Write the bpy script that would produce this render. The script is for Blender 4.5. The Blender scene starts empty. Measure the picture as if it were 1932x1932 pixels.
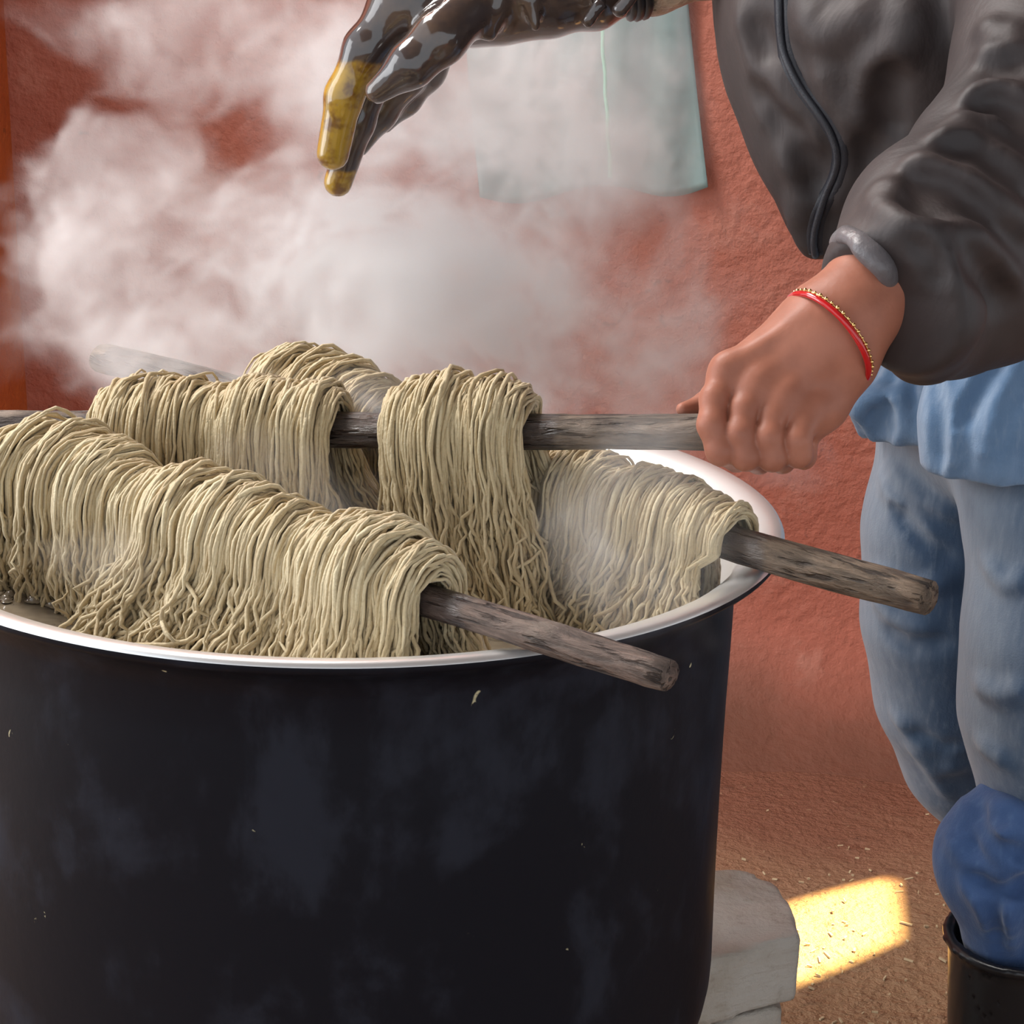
import bpy, bmesh, math, random
import numpy as np
from mathutils import Vector, Matrix
from mathutils.bvhtree import BVHTree

SC = bpy.context.scene
COL = SC.collection

# ------------------------------------------------------------------ camera, world, lights
RIM = .72                      # height of the pot rim above the floor
F = 4000.0                     # focal length in pixels of the 1932 px frame
PITCH = math.radians(16.674)
ROLL = math.radians(-1.735)
CAM = np.array([.1169, -1.3786, RIM + .4124])
_f = np.array([0, math.cos(PITCH), -math.sin(PITCH)])
_r0 = np.array([1., 0, 0])
_u0 = np.array([0, math.sin(PITCH), math.cos(PITCH)])
_r = math.cos(ROLL) * _r0 - math.sin(ROLL) * _u0
_u = math.sin(ROLL) * _r0 + math.cos(ROLL) * _u0

cam_d = bpy.data.cameras.new('camera')
cam = bpy.data.objects.new('camera', cam_d)
COL.objects.link(cam)
cam_d.sensor_width = 36
cam_d.lens = 36 * F / 1932
cam_d.clip_start = .05
cam.matrix_world = Matrix([[_r[0], _u[0], -_f[0], CAM[0]], [_r[1], _u[1], -_f[1], CAM[1]],
                           [_r[2], _u[2], -_f[2], CAM[2]], [0, 0, 0, 1]])
SC.camera = cam

SC.view_settings.view_transform = 'Standard'
SC.view_settings.look = 'None'
SC.view_settings.gamma = 1
SC.view_settings.use_curve_mapping = False
SC.view_settings.exposure = 0.0
SC.cycles.volume_bounces = 2
SC.cycles.volume_step_rate = 4.0
SC.cycles.max_bounces = 5
SC.cycles.diffuse_bounces = 3
SC.cycles.glossy_bounces = 2
SC.cycles.sample_clamp_indirect = 6

world = bpy.data.worlds.new('overcast_sky')
SC.world = world
world.use_nodes = True
bg = world.node_tree.nodes['Background']
bg.inputs[0].default_value = (.86, .93, 1.0, 1)
bg.inputs[1].default_value = 1.3

def light(name, kind, energy, color, loc=(0, 0, 0), target=None, size=1, size_y=None):
    l = bpy.data.lights.new(name, kind)
    l.energy = energy
    l.color = color
    o = bpy.data.objects.new(name, l)
    COL.objects.link(o)
    o.location = loc
    if target is not None:
        o.rotation_euler = (Vector(target) - Vector(loc)).to_track_quat('-Z', 'Y').to_euler()
    if kind == 'AREA':
        l.shape = 'RECTANGLE'
        l.size = size
        l.size_y = size_y or size
    return o

SUN_DIR = Vector((.62, .10, 1.0))            # towards the sun
sun = light('sun', 'SUN', 46, (1, .80, .36), SUN_DIR, (0, 0, 0))
sun.data.angle = math.radians(.6)
# added area lamps, sources unseen: upper left brightens steam and edges, left fills
light('added_top_left_fill', 'AREA', 85, (1, .98, .95), (-.75, .75, 2.5), (-.1, .45, .8), 1.1, .9)
light('added_left_fill', 'AREA', 30, (.95, .97, 1), (-2.3, .1, 1.25), (0, .2, .9), 1.2, 1.9)

# ------------------------------------------------------------------ pixel -> position
def ray(px, py):
    return _f + _r * ((px - 966) / F) - _u * ((py - 966) / F)
def pt(px, py, d):                     # d = distance along the optical axis
    return CAM + ray(px, py) * d
def at(px, py, Y):
    v = ray(px, py)
    return CAM + v * ((Y - CAM[1]) / v[1])
def atz(px, py, z):
    v = ray(px, py)
    return CAM + v * ((z - CAM[2]) / v[2])
def depth_of(p):
    return float((np.asarray(p) - CAM) @ _f)
def proj(p):
    v = np.asarray(p) - CAM
    d = v @ _f
    return 966 + F * (v @ _r) / d, 966 - F * (v @ _u) / d

# ------------------------------------------------------------------ helpers: objects
def s2l(c):
    return tuple(((x / 255) / 12.92 if x / 255 <= .04045 else ((x / 255 + .055) / 1.055) ** 2.4) for x in c)

def mesh_obj(name, V, Fc, mat, parent=None, smooth=True):
    me = bpy.data.meshes.new(name)
    V = np.asarray(V, dtype=np.float64)
    if isinstance(Fc, np.ndarray):
        k = Fc.shape[1]
        me.vertices.add(len(V))
        me.vertices.foreach_set('co', V.ravel())
        me.loops.add(Fc.size)
        me.loops.foreach_set('vertex_index', Fc.ravel().astype(np.int32))
        me.polygons.add(len(Fc))
        me.polygons.foreach_set('loop_start', np.arange(0, Fc.size, k, dtype=np.int32))
        me.polygons.foreach_set('loop_total', np.full(len(Fc), k, dtype=np.int32))
        me.update(calc_edges=True)
        me.validate()
    else:
        me.from_pydata([tuple(v) for v in V], [], Fc)
        me.update()
    if smooth:
        me.polygons.foreach_set('use_smooth', np.ones(len(me.polygons), dtype=bool))
    o = bpy.data.objects.new(name, me)
    COL.objects.link(o)
    if mat:
        me.materials.append(mat)
    if parent:
        o.parent = parent
        o.matrix_parent_inverse = Matrix.Translation(-Vector(parent.location))
    return o

def tag(o, label=None, cat=None, group=None, kind=None):
    if label: o['label'] = label
    if cat: o['category'] = cat
    if group: o['group'] = group
    if kind: o['kind'] = kind
    return o

def thing(name, loc, label, cat, group=None):
    o = bpy.data.objects.new(name, None)
    COL.objects.link(o)
    o.location = loc
    return tag(o, label, cat, group)

def recentre(o):
    """move a top-level mesh's origin to the bottom centre of its bounds"""
    n = len(o.data.vertices)
    a = np.empty(n * 3)
    o.data.vertices.foreach_get('co', a)
    a = a.reshape(-1, 3)
    lo, hi = a.min(0), a.max(0)
    c = np.array([(lo[0] + hi[0]) / 2, (lo[1] + hi[1]) / 2, lo[2]])
    o.data.vertices.foreach_set('co', (a - c).ravel())
    o.data.update()
    o.location = Vector(c)
    return o

def lathe(prof, n=96, closed=False):
    prof = np.asarray(prof, float)
    m = len(prof)
    th = np.linspace(0, 2 * np.pi, n, endpoint=False)
    V = np.stack([prof[:, 0][None] * np.cos(th)[:, None], prof[:, 0][None] * np.sin(th)[:, None],
                  np.repeat(prof[:, 1][None], n, 0)], -1).reshape(-1, 3)
    i = np.arange(n)[:, None]
    j = np.arange(m if closed else m - 1)[None]
    j2 = (j + 1) % m
    i2 = (i + 1) % n
    Q = np.stack([i * m + j, i2 * m + j, i2 * m + j2, i * m + j2], -1).reshape(-1, 4)
    return V, Q

def tube(P, R, sides=8, caps=True, closed=False):
    """one tube along the polyline P with radius (or radii) R"""
    P = np.asarray(P, float)
    n = len(P)
    R = np.broadcast_to(np.asarray(R, float), (n,))
    T = np.gradient(P, axis=0)
    if closed:
        T = np.roll(P, -1, 0) - np.roll(P, 1, 0)
    T /= np.linalg.norm(T, axis=1, keepdims=True)
    ref = np.array([0, 0, 1.]) if abs(T[:, 2]).mean() < .8 else np.array([1., 0, 0])
    A = np.cross(T, ref)
    A /= np.linalg.norm(A, axis=1, keepdims=True)
    B = np.cross(T, A)
    th = np.linspace(0, 2 * np.pi, sides, endpoint=False)
    V = (P[:, None] + R[:, None, None] * (A[:, None] * np.cos(th)[None, :, None] + B[:, None] * np.sin(th)[None, :, None])).reshape(-1, 3)
    fs = []
    for i in range(n if closed else n - 1):
        for k in range(sides):
            i2 = (i + 1) % n
            fs.append((i * sides + k, i * sides + (k + 1) % sides, i2 * sides + (k + 1) % sides, i2 * sides + k))
    if caps and not closed:
        fs.append(tuple(range(sides)))
        fs.append(tuple(range((n - 1) * sides, n * sides))[::-1])
    return V, fs

def join(parts):
    V, fs, o = [], [], 0
    for v, f in parts:
        V.append(np.asarray(v))
        fs += [tuple(int(i) + o for i in q) for q in f]
        o += len(v)
    return np.concatenate(V), fs

# ------------------------------------------------------------------ helpers: signed distance bodies
def cap(P, a, b, ra, rb=None):
    if rb is None: rb = ra
    a = np.asarray(a, np.float32); b = np.asarray(b, np.float32)
    ab = b - a
    t = np.clip(((P - a) @ ab) / max(float(ab @ ab), 1e-12), 0, 1)
    q = P - a - t[..., None] * ab
    return np.sqrt((q * q).sum(-1)) - (ra + (rb - ra) * t)

def chain(P, pts, rs, k=.01):
    d = None
    for i in range(len(pts) - 1):
        c = cap(P, pts[i], pts[i + 1], rs[i], rs[i + 1])
        d = c if d is None else smin(d, c, k)
    return d

def smin(a, b, k):
    h = np.clip(.5 + .5 * (b - a) / k, 0, 1)
    return b * (1 - h) + a * h - k * h * (1 - h)

def smax(a, b, k):
    return -smin(-a, -b, k)

def ell(P, c, r):
    c = np.asarray(c, np.float32); r = np.asarray(r, np.float32)
    q = (P - c) / r
    k0 = np.sqrt((q * q).sum(-1)) + 1e-9
    k1 = np.sqrt(((q / r) ** 2).sum(-1)) + 1e-9
    return k0 * (k0 - 1) / k1

def wav(P, seed, freq, n=5):
    """cheap smooth noise: a sum of warped sines, about -1..1"""
    r = np.random.RandomState(seed)
    s = 0
    Q = P
    for i in range(n):
        k = r.normal(size=3).astype(np.float32)
        k *= freq * (.7 + .8 * r.rand()) / np.linalg.norm(k)
        w = .8 * np.sin(P @ (r.normal(size=3).astype(np.float32) * freq * .45) + r.rand() * 6.28)
        s = s + np.sin(Q @ k + w + r.rand() * 6.28)
    return s / n * 1.6

def surfnet(fn, lo, hi, h):
    lo = np.asarray(lo, np.float32); hi = np.asarray(hi, np.float32)
    n = np.ceil((hi - lo) / h).astype(int) + 1
    ax = [lo[i] + h * np.arange(n[i], dtype=np.float32) for i in range(3)]
    B = 6                                    # blocks away from the surface are not sampled finely
    nb = -(-n // B)
    cb = [lo[i] + h * (B * np.arange(nb[i], dtype=np.float32) + (B - 1) / 2) for i in range(3)]
    X, Y, Z = np.meshgrid(*cb, indexing='ij')
    coarse = fn(np.stack([X, Y, Z], -1)).astype(np.float32)
    near = np.abs(coarse) < h * B * 1.5 + .006
    full = np.repeat(np.repeat(np.repeat(coarse, B, 0), B, 1), B, 2)
    bi = np.argwhere(near)
    off = np.stack(np.meshgrid(*[np.arange(B)] * 3, indexing='ij'), -1).reshape(1, -1, 3)
    for i0 in range(0, len(bi), 1500):
        ii = (bi[i0:i0 + 1500, None] * B + off).reshape(-1, 3)
        full[tuple(ii.T)] = fn((lo + h * ii).astype(np.float32))
    val = full[:n[0], :n[1], :n[2]]
    S = val < 0
    cnt = np.zeros(n - 1, np.int8)
    for dx in (0, 1):
        for dy in (0, 1):
            for dz in (0, 1):
                cnt += S[dx:n[0] - 1 + dx, dy:n[1] - 1 + dy, dz:n[2] - 1 + dz]
    act = (cnt > 0) & (cnt < 8)
    idx = np.full(act.shape, -1, np.int64)
    C = np.argwhere(act)
    idx[act] = np.arange(len(C))
    acc = np.zeros((len(C), 3)); w = np.zeros(len(C))
    cs = [(0, 0, 0), (1, 0, 0), (0, 1, 0), (1, 1, 0), (0, 0, 1), (1, 0, 1), (0, 1, 1), (1, 1, 1)]
    for a in range(8):
        for b in range(a + 1, 8):
            ca, cb = np.array(cs[a]), np.array(cs[b])
            if abs(ca - cb).sum() != 1: continue
            va = val[tuple((C + ca).T)]; vb = val[tuple((C + cb).T)]
            m = (va < 0) != (vb < 0)
            t = np.where(m, va / np.where(m, va - vb, 1), 0)
            p = ca + t[:, None] * (cb - ca)
            acc += np.where(m[:, None], p, 0); w += m
    V = lo + h * (C + acc / w[:, None])
    Q = []
    for axs in range(3):
        o1, o2 = (axs + 1) % 3, (axs + 2) % 3
        sl0 = [slice(None)] * 3; sl1 = [slice(None)] * 3
        sl0[axs] = slice(0, -1); sl1[axs] = slice(1, None)
        for s_ in (sl0, sl1):
            s_[o1] = slice(1, -1); s_[o2] = slice(1, -1)
        a_, b_ = S[tuple(sl0)], S[tuple(sl1)]
        E = np.argwhere(a_ != b_)
        if not len(E): continue
        flip = a_[tuple(E.T)]
        base = E.copy()
        base[:, o1] += 1; base[:, o2] += 1
        def cell(d1, d2):
            c = base.copy()
            c[:, o1] -= d1; c[:, o2] -= d2
            return idx[tuple(c.T)]
        q = np.stack([cell(1, 1), cell(0, 1), cell(0, 0), cell(1, 0)], 1)
        q[~flip] = q[~flip][:, ::-1]
        Q.append(q)
    Q = np.concatenate(Q)
    return V, Q[(Q >= 0).all(1)]

# ------------------------------------------------------------------ helpers: materials
class NT:
    def __init__(s, tree): s.t = tree
    def n(s, typ, ins=None, **kw):
        nd = s.t.nodes.new(typ)
        for k, v in kw.items(): setattr(nd, k, v)
        for k, v in (ins or {}).items(): s.set(nd, k, v)
        return nd
    def set(s, nd, k, v):
        if isinstance(v, bpy.types.NodeSocket): s.t.links.new(v, nd.inputs[k])
        elif isinstance(v, bpy.types.Node): s.t.links.new(v.outputs[0], nd.inputs[k])
        else: nd.inputs[k].default_value = v
    def m(s, op, a, b=0.0, c=None):
        d = {0: a, 1: b}
        if c is not None: d[2] = c
        return s.n('ShaderNodeMath', d, operation=op).outputs[0]
    def mix(s, fac, a, b):
        nd = s.n('ShaderNodeMix', data_type='RGBA')
        s.set(nd, 0, fac)
        for i, v in ((6, a), (7, b)):
            if isinstance(v, tuple): nd.inputs[i].default_value = (*v[:3], 1)
            else: s.set(nd, i, v)
        return nd.outputs[2]
    def ramp(s, v, a, b, lo=0., hi=1.):
        nd = s.n('ShaderNodeMapRange', {0: v, 1: a, 2: b, 3: lo, 4: hi}, interpolation_type='SMOOTHSTEP')
        return nd.outputs[0]
    def noise(s, vec, scale, detail=4, rough=.55, dist=0.):
        return s.n('ShaderNodeTexNoise', {'Vector': vec, 'Scale': scale, 'Detail': detail, 'Roughness': rough, 'Distortion': dist}).outputs[0]
    def vscale(s, vec, sc):
        return s.n('ShaderNodeMapping', {'Vector': vec, 'Scale': sc}).outputs[0]

def mat(name):
    m = bpy.data.materials.new(name)
    m.use_nodes = True
    t = NT(m.node_tree)
    p = m.node_tree.nodes['Principled BSDF']
    return m, t, p

def bump(t, p, h, strength, dist):
    b = t.n('ShaderNodeBump', {'Height': h, 'Strength': strength, 'Distance': dist})
    t.set(p, 'Normal', b)

def coords(t, kind='Object'):
    return t.n('ShaderNodeTexCoord').outputs[kind]

def wpos(t):
    return t.n('ShaderNodeNewGeometry').outputs['Position']

def mat_plaster(name, c1, c2, c3, dirt):
    m, t, p = mat(name)
    v = wpos(t)
    n1 = t.noise(v, 2.2, 5); n2 = t.noise(v, 14, 6, .65); n3 = t.noise(v, 60, 3)
    col = t.mix(t.ramp(n1, .35, .68), c1, c2)
    col = t.mix(t.ramp(n2, .52, .75, 0, .55), col, c3)
    spots = t.ramp(t.noise(v, 38, 2), .70, .76, 0, .6)
    col = t.mix(spots, col, tuple(x * .45 for x in c1))
    if dirt:
        z = t.n('ShaderNodeSeparateXYZ', {0: v}).outputs[2]
        zz = t.m('ADD', z, t.m('MULTIPLY', t.m('SUBTRACT', n1, .5), .35))
        col = t.mix(t.ramp(zz, .0, .19, 1, 0), col, s2l((112, 67, 48)))
    t.set(p, 'Base Color', col)
    t.set(p, 'Roughness', .75)
    h = t.m('ADD', t.m('MULTIPLY', n2, .7), t.m('MULTIPLY', n3, .35))
    bump(t, p, h, .85, .014)
    return m

M = {}
M['wall'] = mat_plaster('orange_red_plaster', s2l((188, 114, 94)), s2l((178, 100, 79)), s2l((205, 140, 120)), True)
M['pillar'] = mat_plaster('warm_lit_plaster', s2l((196, 96, 36)), s2l((178, 78, 28)), s2l((205, 112, 50)), True)  # wall plaster again, the warm light on it painted in as orange

def _floor():
    m, t, p = mat('trodden_earth')
    v = wpos(t)
    n1 = t.noise(v, 3, 5); n2 = t.noise(t.vscale(v, (1, 1.6, 1)), 26, 6, .65); n3 = t.noise(v, 120, 3)
    col = t.mix(t.ramp(n1, .3, .7), s2l((168, 132, 98)), s2l((184, 148, 112)))
    y = t.n('ShaderNodeSeparateXYZ', {0: v}).outputs[1]
    yy = t.m('ADD', y, t.m('MULTIPLY', t.m('SUBTRACT', n1, .5), .5))
    col = t.mix(t.ramp(yy, .65, 1.2), col, s2l((136, 85, 62)))
    col = t.mix(t.ramp(n2, .55, .75, 0, .6), col, s2l((96, 62, 46)))
    col = t.mix(t.ramp(n3, .66, .74, 0, .6), col, s2l((200, 172, 135)))
    t.set(p, 'Base Color', col); t.set(p, 'Roughness', .62)
    bump(t, p, t.m('ADD', t.m('MULTIPLY', n2, 1.4), t.m('MULTIPLY', n3, .5)), .9, .016)
    return m
M['floor'] = _floor()

def _soot():
    m, t, p = mat('sooty_black_enamel')
    v = coords(t)
    n1 = t.noise(v, 7, 6, .6, .6); n2 = t.noise(t.vscale(v, (1, 1, .55)), 16, 6, .6); n3 = t.noise(v, 90, 3); n4 = t.noise(v, 34, 2, .5)
    z = t.n('ShaderNodeSeparateXYZ', {0: v}).outputs[2]
    low = t.ramp(z, .12, .40, 1., .25)
    dust = t.m('MULTIPLY', t.ramp(t.m('ADD', t.m('MULTIPLY', n1, .6), t.m('MULTIPLY', n2, .5)), .52, .64), low)
    col = t.mix(t.m('MULTIPLY', dust, .72), s2l((14, 15, 24)), s2l((72, 77, 92)))
    chips = t.m('MULTIPLY', t.ramp(n4, .73, .745), t.ramp(n3, .56, .60))
    col = t.mix(chips, col, s2l((196, 186, 150)))
    t.set(p, 'Base Color', col)
    t.set(p, 'Roughness', t.ramp(dust, 0, 1, .5, .8))
    t.set(p, 'Specular IOR Level', .16)
    bump(t, p, t.m('ADD', t.m('MULTIPLY', n3, .3), n2), .15, .004)
    return m
M['soot'] = _soot()

def simple(name, c, rough, metal=0., nscale=0, nstr=.2, ndist=.002, var=0., **kw):
    m, t, p = mat(name)
    v = coords(t)
    if nscale:
        n = t.noise(v, nscale, 5)
        if var:
            col = t.mix(t.ramp(n, .3, .7), tuple(x * (1 - var) for x in c), tuple(min(1, x * (1 + var)) for x in c))
            t.set(p, 'Base Color', col)
        else: p.inputs['Base Color'].default_value = (*c, 1)
        bump(t, p, n, nstr, ndist)
    else:
        p.inputs['Base Color'].default_value = (*c, 1)
    p.inputs['Roughness'].default_value = rough
    p.inputs['Metallic'].default_value = metal
    for k, x in kw.items(): p.inputs[k.replace('_', ' ')].default_value = x
    return m

M['steel'] = simple('brushed_aluminium', (.95, .95, .94), .34, .8, 30, .08, .002)
M['steel_in'] = simple('scoured_aluminium_lining', (.88, .88, .87), .5, .25, 14, .1, .002)

def _yarn():
    m, t, p = mat('undyed_wet_wool')
    a = t.n('ShaderNodeAttribute', attribute_name='tone').outputs['Fac']
    v = coords(t)
    n = t.noise(v, 420, 3, .6); n2 = t.noise(v, 24, 3)
    col = t.mix(a, s2l((176, 153, 113)), s2l((222, 205, 168)))
    col = t.mix(t.ramp(n2, .35, .7, 0, .45), col, s2l((198, 180, 142)))
    col = t.mix(t.ramp(n, .5, .8, 0, .35), col, s2l((150, 124, 84)))
    t.set(p, 'Base Color', col)
    p.inputs['Roughness'].default_value = .6
    p.inputs['Specular IOR Level'].default_value = .35
    p.inputs['Sheen Weight'].default_value = .2
    bump(t, p, n, .6, .0015)
    return m
M['yarn'] = _yarn()

def mat_wood(name, wet, dry=(134, 112, 96)):
    """wet: list of (x0, x1) stretches along the stick (metres, object x) soaked dark"""
    m, t, p = mat(name)
    v = coords(t)
    g = t.noise(t.vscale(v, (.18, 1, 1)), 130, 6, .65, .4); g2 = t.noise(t.vscale(v, (.4, 1, 1)), 40, 4); n3 = t.noise(v, 22, 4)
    col = t.mix(t.ramp(g, .35, .68), s2l(tuple(x * .62 for x in dry)), s2l(dry))
    col = t.mix(t.ramp(n3, .5, .72, 0, .6), col, s2l((152, 136, 122)))
    col = t.mix(t.ramp(g2, .56, .68, 0, .85), col, s2l((56, 42, 37)))
    cr_ = t.noise(t.vscale(v, (.12, 1, 1)), 240, 3, .5, .3)
    col = t.mix(t.ramp(cr_, .60, .66, 0, .8), col, s2l((48, 37, 33)))
    x = t.n('ShaderNodeSeparateXYZ', {0: v}).outputs[0]
    xx = t.m('ADD', x, t.m('MULTIPLY', t.m('SUBTRACT', g2, .5), .03))
    w = None
    for a, b in wet:
        k = t.m('MULTIPLY', t.ramp(xx, a - .004, a + .004), t.ramp(xx, b - .004, b + .004, 1, 0))
        w = k if w is None else t.m('MAXIMUM', w, k)
    col = t.mix(t.m('MULTIPLY', w, .62), col, s2l((44, 34, 36)))
    t.set(p, 'Base Color', col)
    t.set(p, 'Roughness', t.ramp(w, 0, 1, .72, .28))
    bump(t, p, t.m('SUBTRACT', t.m('ADD', g, t.m('MULTIPLY', g2, -1.1)), t.ramp(cr_, .56, .66, 0, .7)), 1.0, .006)
    return m

def _water():
    m, t, p = mat('murky_dye_water')
    v = coords(t)
    n = t.noise(v, 9, 4)
    t.set(p, 'Base Color', t.mix(t.ramp(n, .35, .65), s2l((110, 98, 84)), s2l((150, 136, 116))))
    p.inputs['Roughness'].default_value = .06
    bump(t, p, t.m('ADD', t.noise(v, 34, 2), t.m('MULTIPLY', t.noise(v, 11, 2), 1.5)), .5, .012)
    return m
M['water'] = _water()

def _skin():
    m, t, p = mat('brown_skin')
    v = wpos(t)
    n = t.noise(v, 26, 4); n2 = t.noise(v, 300, 3)
    col = t.mix(t.ramp(n, .35, .7), s2l((160, 101, 80)), s2l((178, 115, 92)))
    t.set(p, 'Base Color', col)
    p.inputs['Roughness'].default_value = .5
    p.inputs['Specular IOR Level'].default_value = .35
    p.inputs['Subsurface Weight'].default_value = .12
    p.inputs['Subsurface Radius'].default_value = (.008, .003, .002)
    p.inputs['Subsurface Scale'].default_value = 1
    bump(t, p, n2, .15, .0012)
    return m
M['skin'] = _skin()

def mat_cloth(name, c1, c2, rough, wscale, creases=.35, weave=900, cr_dist=.02, sheen=0.):
    m, t, p = mat(name)
    v = wpos(t)
    n = t.noise(v, wscale, 5, .6, .8); n2 = t.noise(v, weave, 2); n3 = t.noise(t.vscale(v, (1, 1, .45)), 16, 4, .55, 1.2)
    t.set(p, 'Base Color', t.mix(t.ramp(n, .32, .7), c1, c2))
    p.inputs['Roughness'].default_value = rough
    p.inputs['Sheen Weight'].default_value = sheen
    bump(t, p, t.m('ADD', n3, t.m('MULTIPLY', n2, .05)), creases, cr_dist)
    return m
M['jacket'] = mat_cloth('dark_brown_windbreaker', s2l((48, 40, 40)), s2l((64, 53, 51)), .6, 6, .12, 420)
M['jacket_trim'] = simple('black_zip_tape', s2l((34, 33, 40)), .5, 0, 700, .4, .001)
M['zip_coil'] = simple('charcoal_zip_coil', s2l((52, 52, 58)), .35, 0, 900, .5, .001)
M['cuff'] = simple('grey_cuff_lining', s2l((104, 99, 101)), .4, 0, 60, .5, .004)
def mat_denim(name, dark, mid, pale):
    m, t, p = mat(name)
    v = wpos(t)
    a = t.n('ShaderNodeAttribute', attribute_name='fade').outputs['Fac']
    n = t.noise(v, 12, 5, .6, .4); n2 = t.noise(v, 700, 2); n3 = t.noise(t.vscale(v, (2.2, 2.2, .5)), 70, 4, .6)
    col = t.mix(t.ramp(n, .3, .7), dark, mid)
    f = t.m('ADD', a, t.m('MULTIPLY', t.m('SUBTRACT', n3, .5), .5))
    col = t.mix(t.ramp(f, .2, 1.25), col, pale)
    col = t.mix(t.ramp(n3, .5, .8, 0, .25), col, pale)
    t.set(p, 'Base Color', col)
    p.inputs['Roughness'].default_value = .85
    p.inputs['Sheen Weight'].default_value = .25
    bump(t, p, t.m('ADD', t.m('MULTIPLY', n3, .5), t.m('MULTIPLY', n2, .25)), .35, .004)
    return m
M['jeans'] = mat_denim('faded_blue_denim', s2l((62, 84, 112)), s2l((82, 104, 130)), s2l((150, 162, 176)))
M['denim_cuff'] = mat_denim('bright_blue_denim', s2l((48, 76, 122)), s2l((66, 96, 144)), s2l((104, 134, 178)))
M['shirt'] = mat_denim('light_blue_chambray', s2l((96, 126, 160)), s2l((120, 148, 180)), s2l((170, 186, 206)))
M['boot'] = simple('black_rubber', s2l((26, 25, 28)), .3, 0, 40, .1, .003)
M['hair'] = simple('black_hair', (.012, .010, .010), .45, 0, 90, .4, .004)

def _glove():
    m, t, p = mat('wet_rubber_glove')
    v = wpos(t)
    a = t.n('ShaderNodeAttribute', attribute_name='mustard').outputs['Fac']
    n = t.noise(v, 26, 4); n2 = t.noise(v, 60, 3)
    w = t.ramp(t.m('ADD', a, t.m('MULTIPLY', t.m('SUBTRACT', n, .5), .7)), .42, .6)
    mus = t.mix(t.ramp(n2, .45, .68), s2l((168, 132, 42)), s2l((110, 72, 26)))
    dark = t.mix(t.ramp(n, .4, .7), s2l((62, 52, 50)), s2l((84, 66, 54)))
    t.set(p, 'Base Color', t.mix(w, dark, mus))
    p.inputs['Roughness'].default_value = .14
    p.inputs['Coat Weight'].default_value = .8
    p.inputs['Coat Roughness'].default_value = .05
    bump(t, p, t.noise(v, 34, 3), .18, .006)
    return m
M['glove'] = _glove()
M['glove_cuff'] = simple('crinkled_translucent_rubber', s2l((196, 172, 148)), .2, 0, 50, .8, .01, .2, Transmission_Weight=.25)
M['red_glass'] = simple('red_glass', (.55, .008, .012), .08, 0, Coat_Weight=.6)
M['gold'] = simple('gold_beads', (.85, .55, .22), .22, 1.)

def _stone():
    m, t, p = mat('pale_weathered_stone')
    v = wpos(t)
    n = t.noise(v, 10, 5); n2 = t.noise(v, 60, 5, .65)
    col = t.mix(t.ramp(n, .35, .65), s2l((168, 156, 140)), s2l((192, 184, 174)))
    col = t.mix(t.ramp(n2, .55, .75, 0, .5), col, s2l((140, 122, 104)))
    t.set(p, 'Base Color', col); p.inputs['Roughness'].default_value = .85
    bump(t, p, t.m('ADD', n2, t.noise(t.vscale(v, (.3, 1, 2)), 50, 3)), .55, .008)
    return m
M['stone'] = _stone()

def _plastic():
    m, t, p = mat('pale_teal_plastic_sheet')
    v = wpos(t)
    n = t.noise(v, 5, 4)
    t.set(p, 'Base Color', t.mix(t.ramp(n, .35, .7), s2l((132, 158, 156)), s2l((160, 182, 180))))
    p.inputs['Roughness'].default_value = .25
    p.inputs['Transmission Weight'].default_value = .15
    bump(t, p, t.noise(v, 12, 3), .3, .02)
    return m
M['plastic'] = _plastic()
M['mint'] = simple('mint_green_cord', s2l((150, 225, 196)), .4)
M['straw'] = simple('pale_straw', s2l((206, 186, 150)), .6)
M['roof'] = simple('added_roof_sheet', s2l((120, 105, 95)), .7, 0, 8, .3, .01)

# ------------------------------------------------------------------ the setting
WALL_Y = 1.40
def box(lo, hi):
    x0, y0, z0 = lo; x1, y1, z1 = hi
    V = [(x0, y0, z0), (x1, y0, z0), (x1, y1, z0), (x0, y1, z0), (x0, y0, z1), (x1, y0, z1), (x1, y1, z1), (x0, y1, z1)]
    return V, [(3, 2, 1, 0), (4, 5, 6, 7), (0, 1, 5, 4), (1, 2, 6, 5), (2, 3, 7, 6), (3, 0, 4, 7)]

def uneven_slab(nx, nz, fn):
    V = []
    for i in range(nx + 1):
        for j in range(nz + 1):
            V.append(fn(i / nx, j / nz))
    Q = [(i * (nz + 1) + j, (i + 1) * (nz + 1) + j, (i + 1) * (nz + 1) + j + 1, i * (nz + 1) + j + 1) for i in range(nx) for j in range(nz)]
    return np.array(V), Q

def _wy(x, z):
    base = .22 * math.exp(-max(z, 0) / .075)            # the plaster flares into the earth floor
    return WALL_Y - base + .012 * math.sin(3.1 * x + 2 * z) + .010 * math.sin(5.3 * z - 2.3 * x + 1)
V, Q = uneven_slab(110, 90, lambda a, b: (-2.4 + 6 * a, _wy(-2.4 + 6 * a, 2.6 * b * b), 2.6 * b * b - .02))
tag(mesh_obj('wall_back', V, Q, M['wall']), 'orange red plaster wall behind the steaming pot', kind='structure')

rs = np.random.RandomState(4)
def _fz(x, y):
    return .006 * math.sin(7 * x + 3 * y) * math.sin(5 * y - 2 * x) + .004 * math.sin(19 * x + 4) * math.sin(17 * y)
V, Q = uneven_slab(140, 120, lambda a, b: (-3 + 7 * a, -3 + 4.6 * b, _fz(-3 + 7 * a, -3 + 4.6 * b)))
tag(mesh_obj('floor', V, Q, M['floor']), 'trodden brown earth floor', kind='structure')

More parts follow.
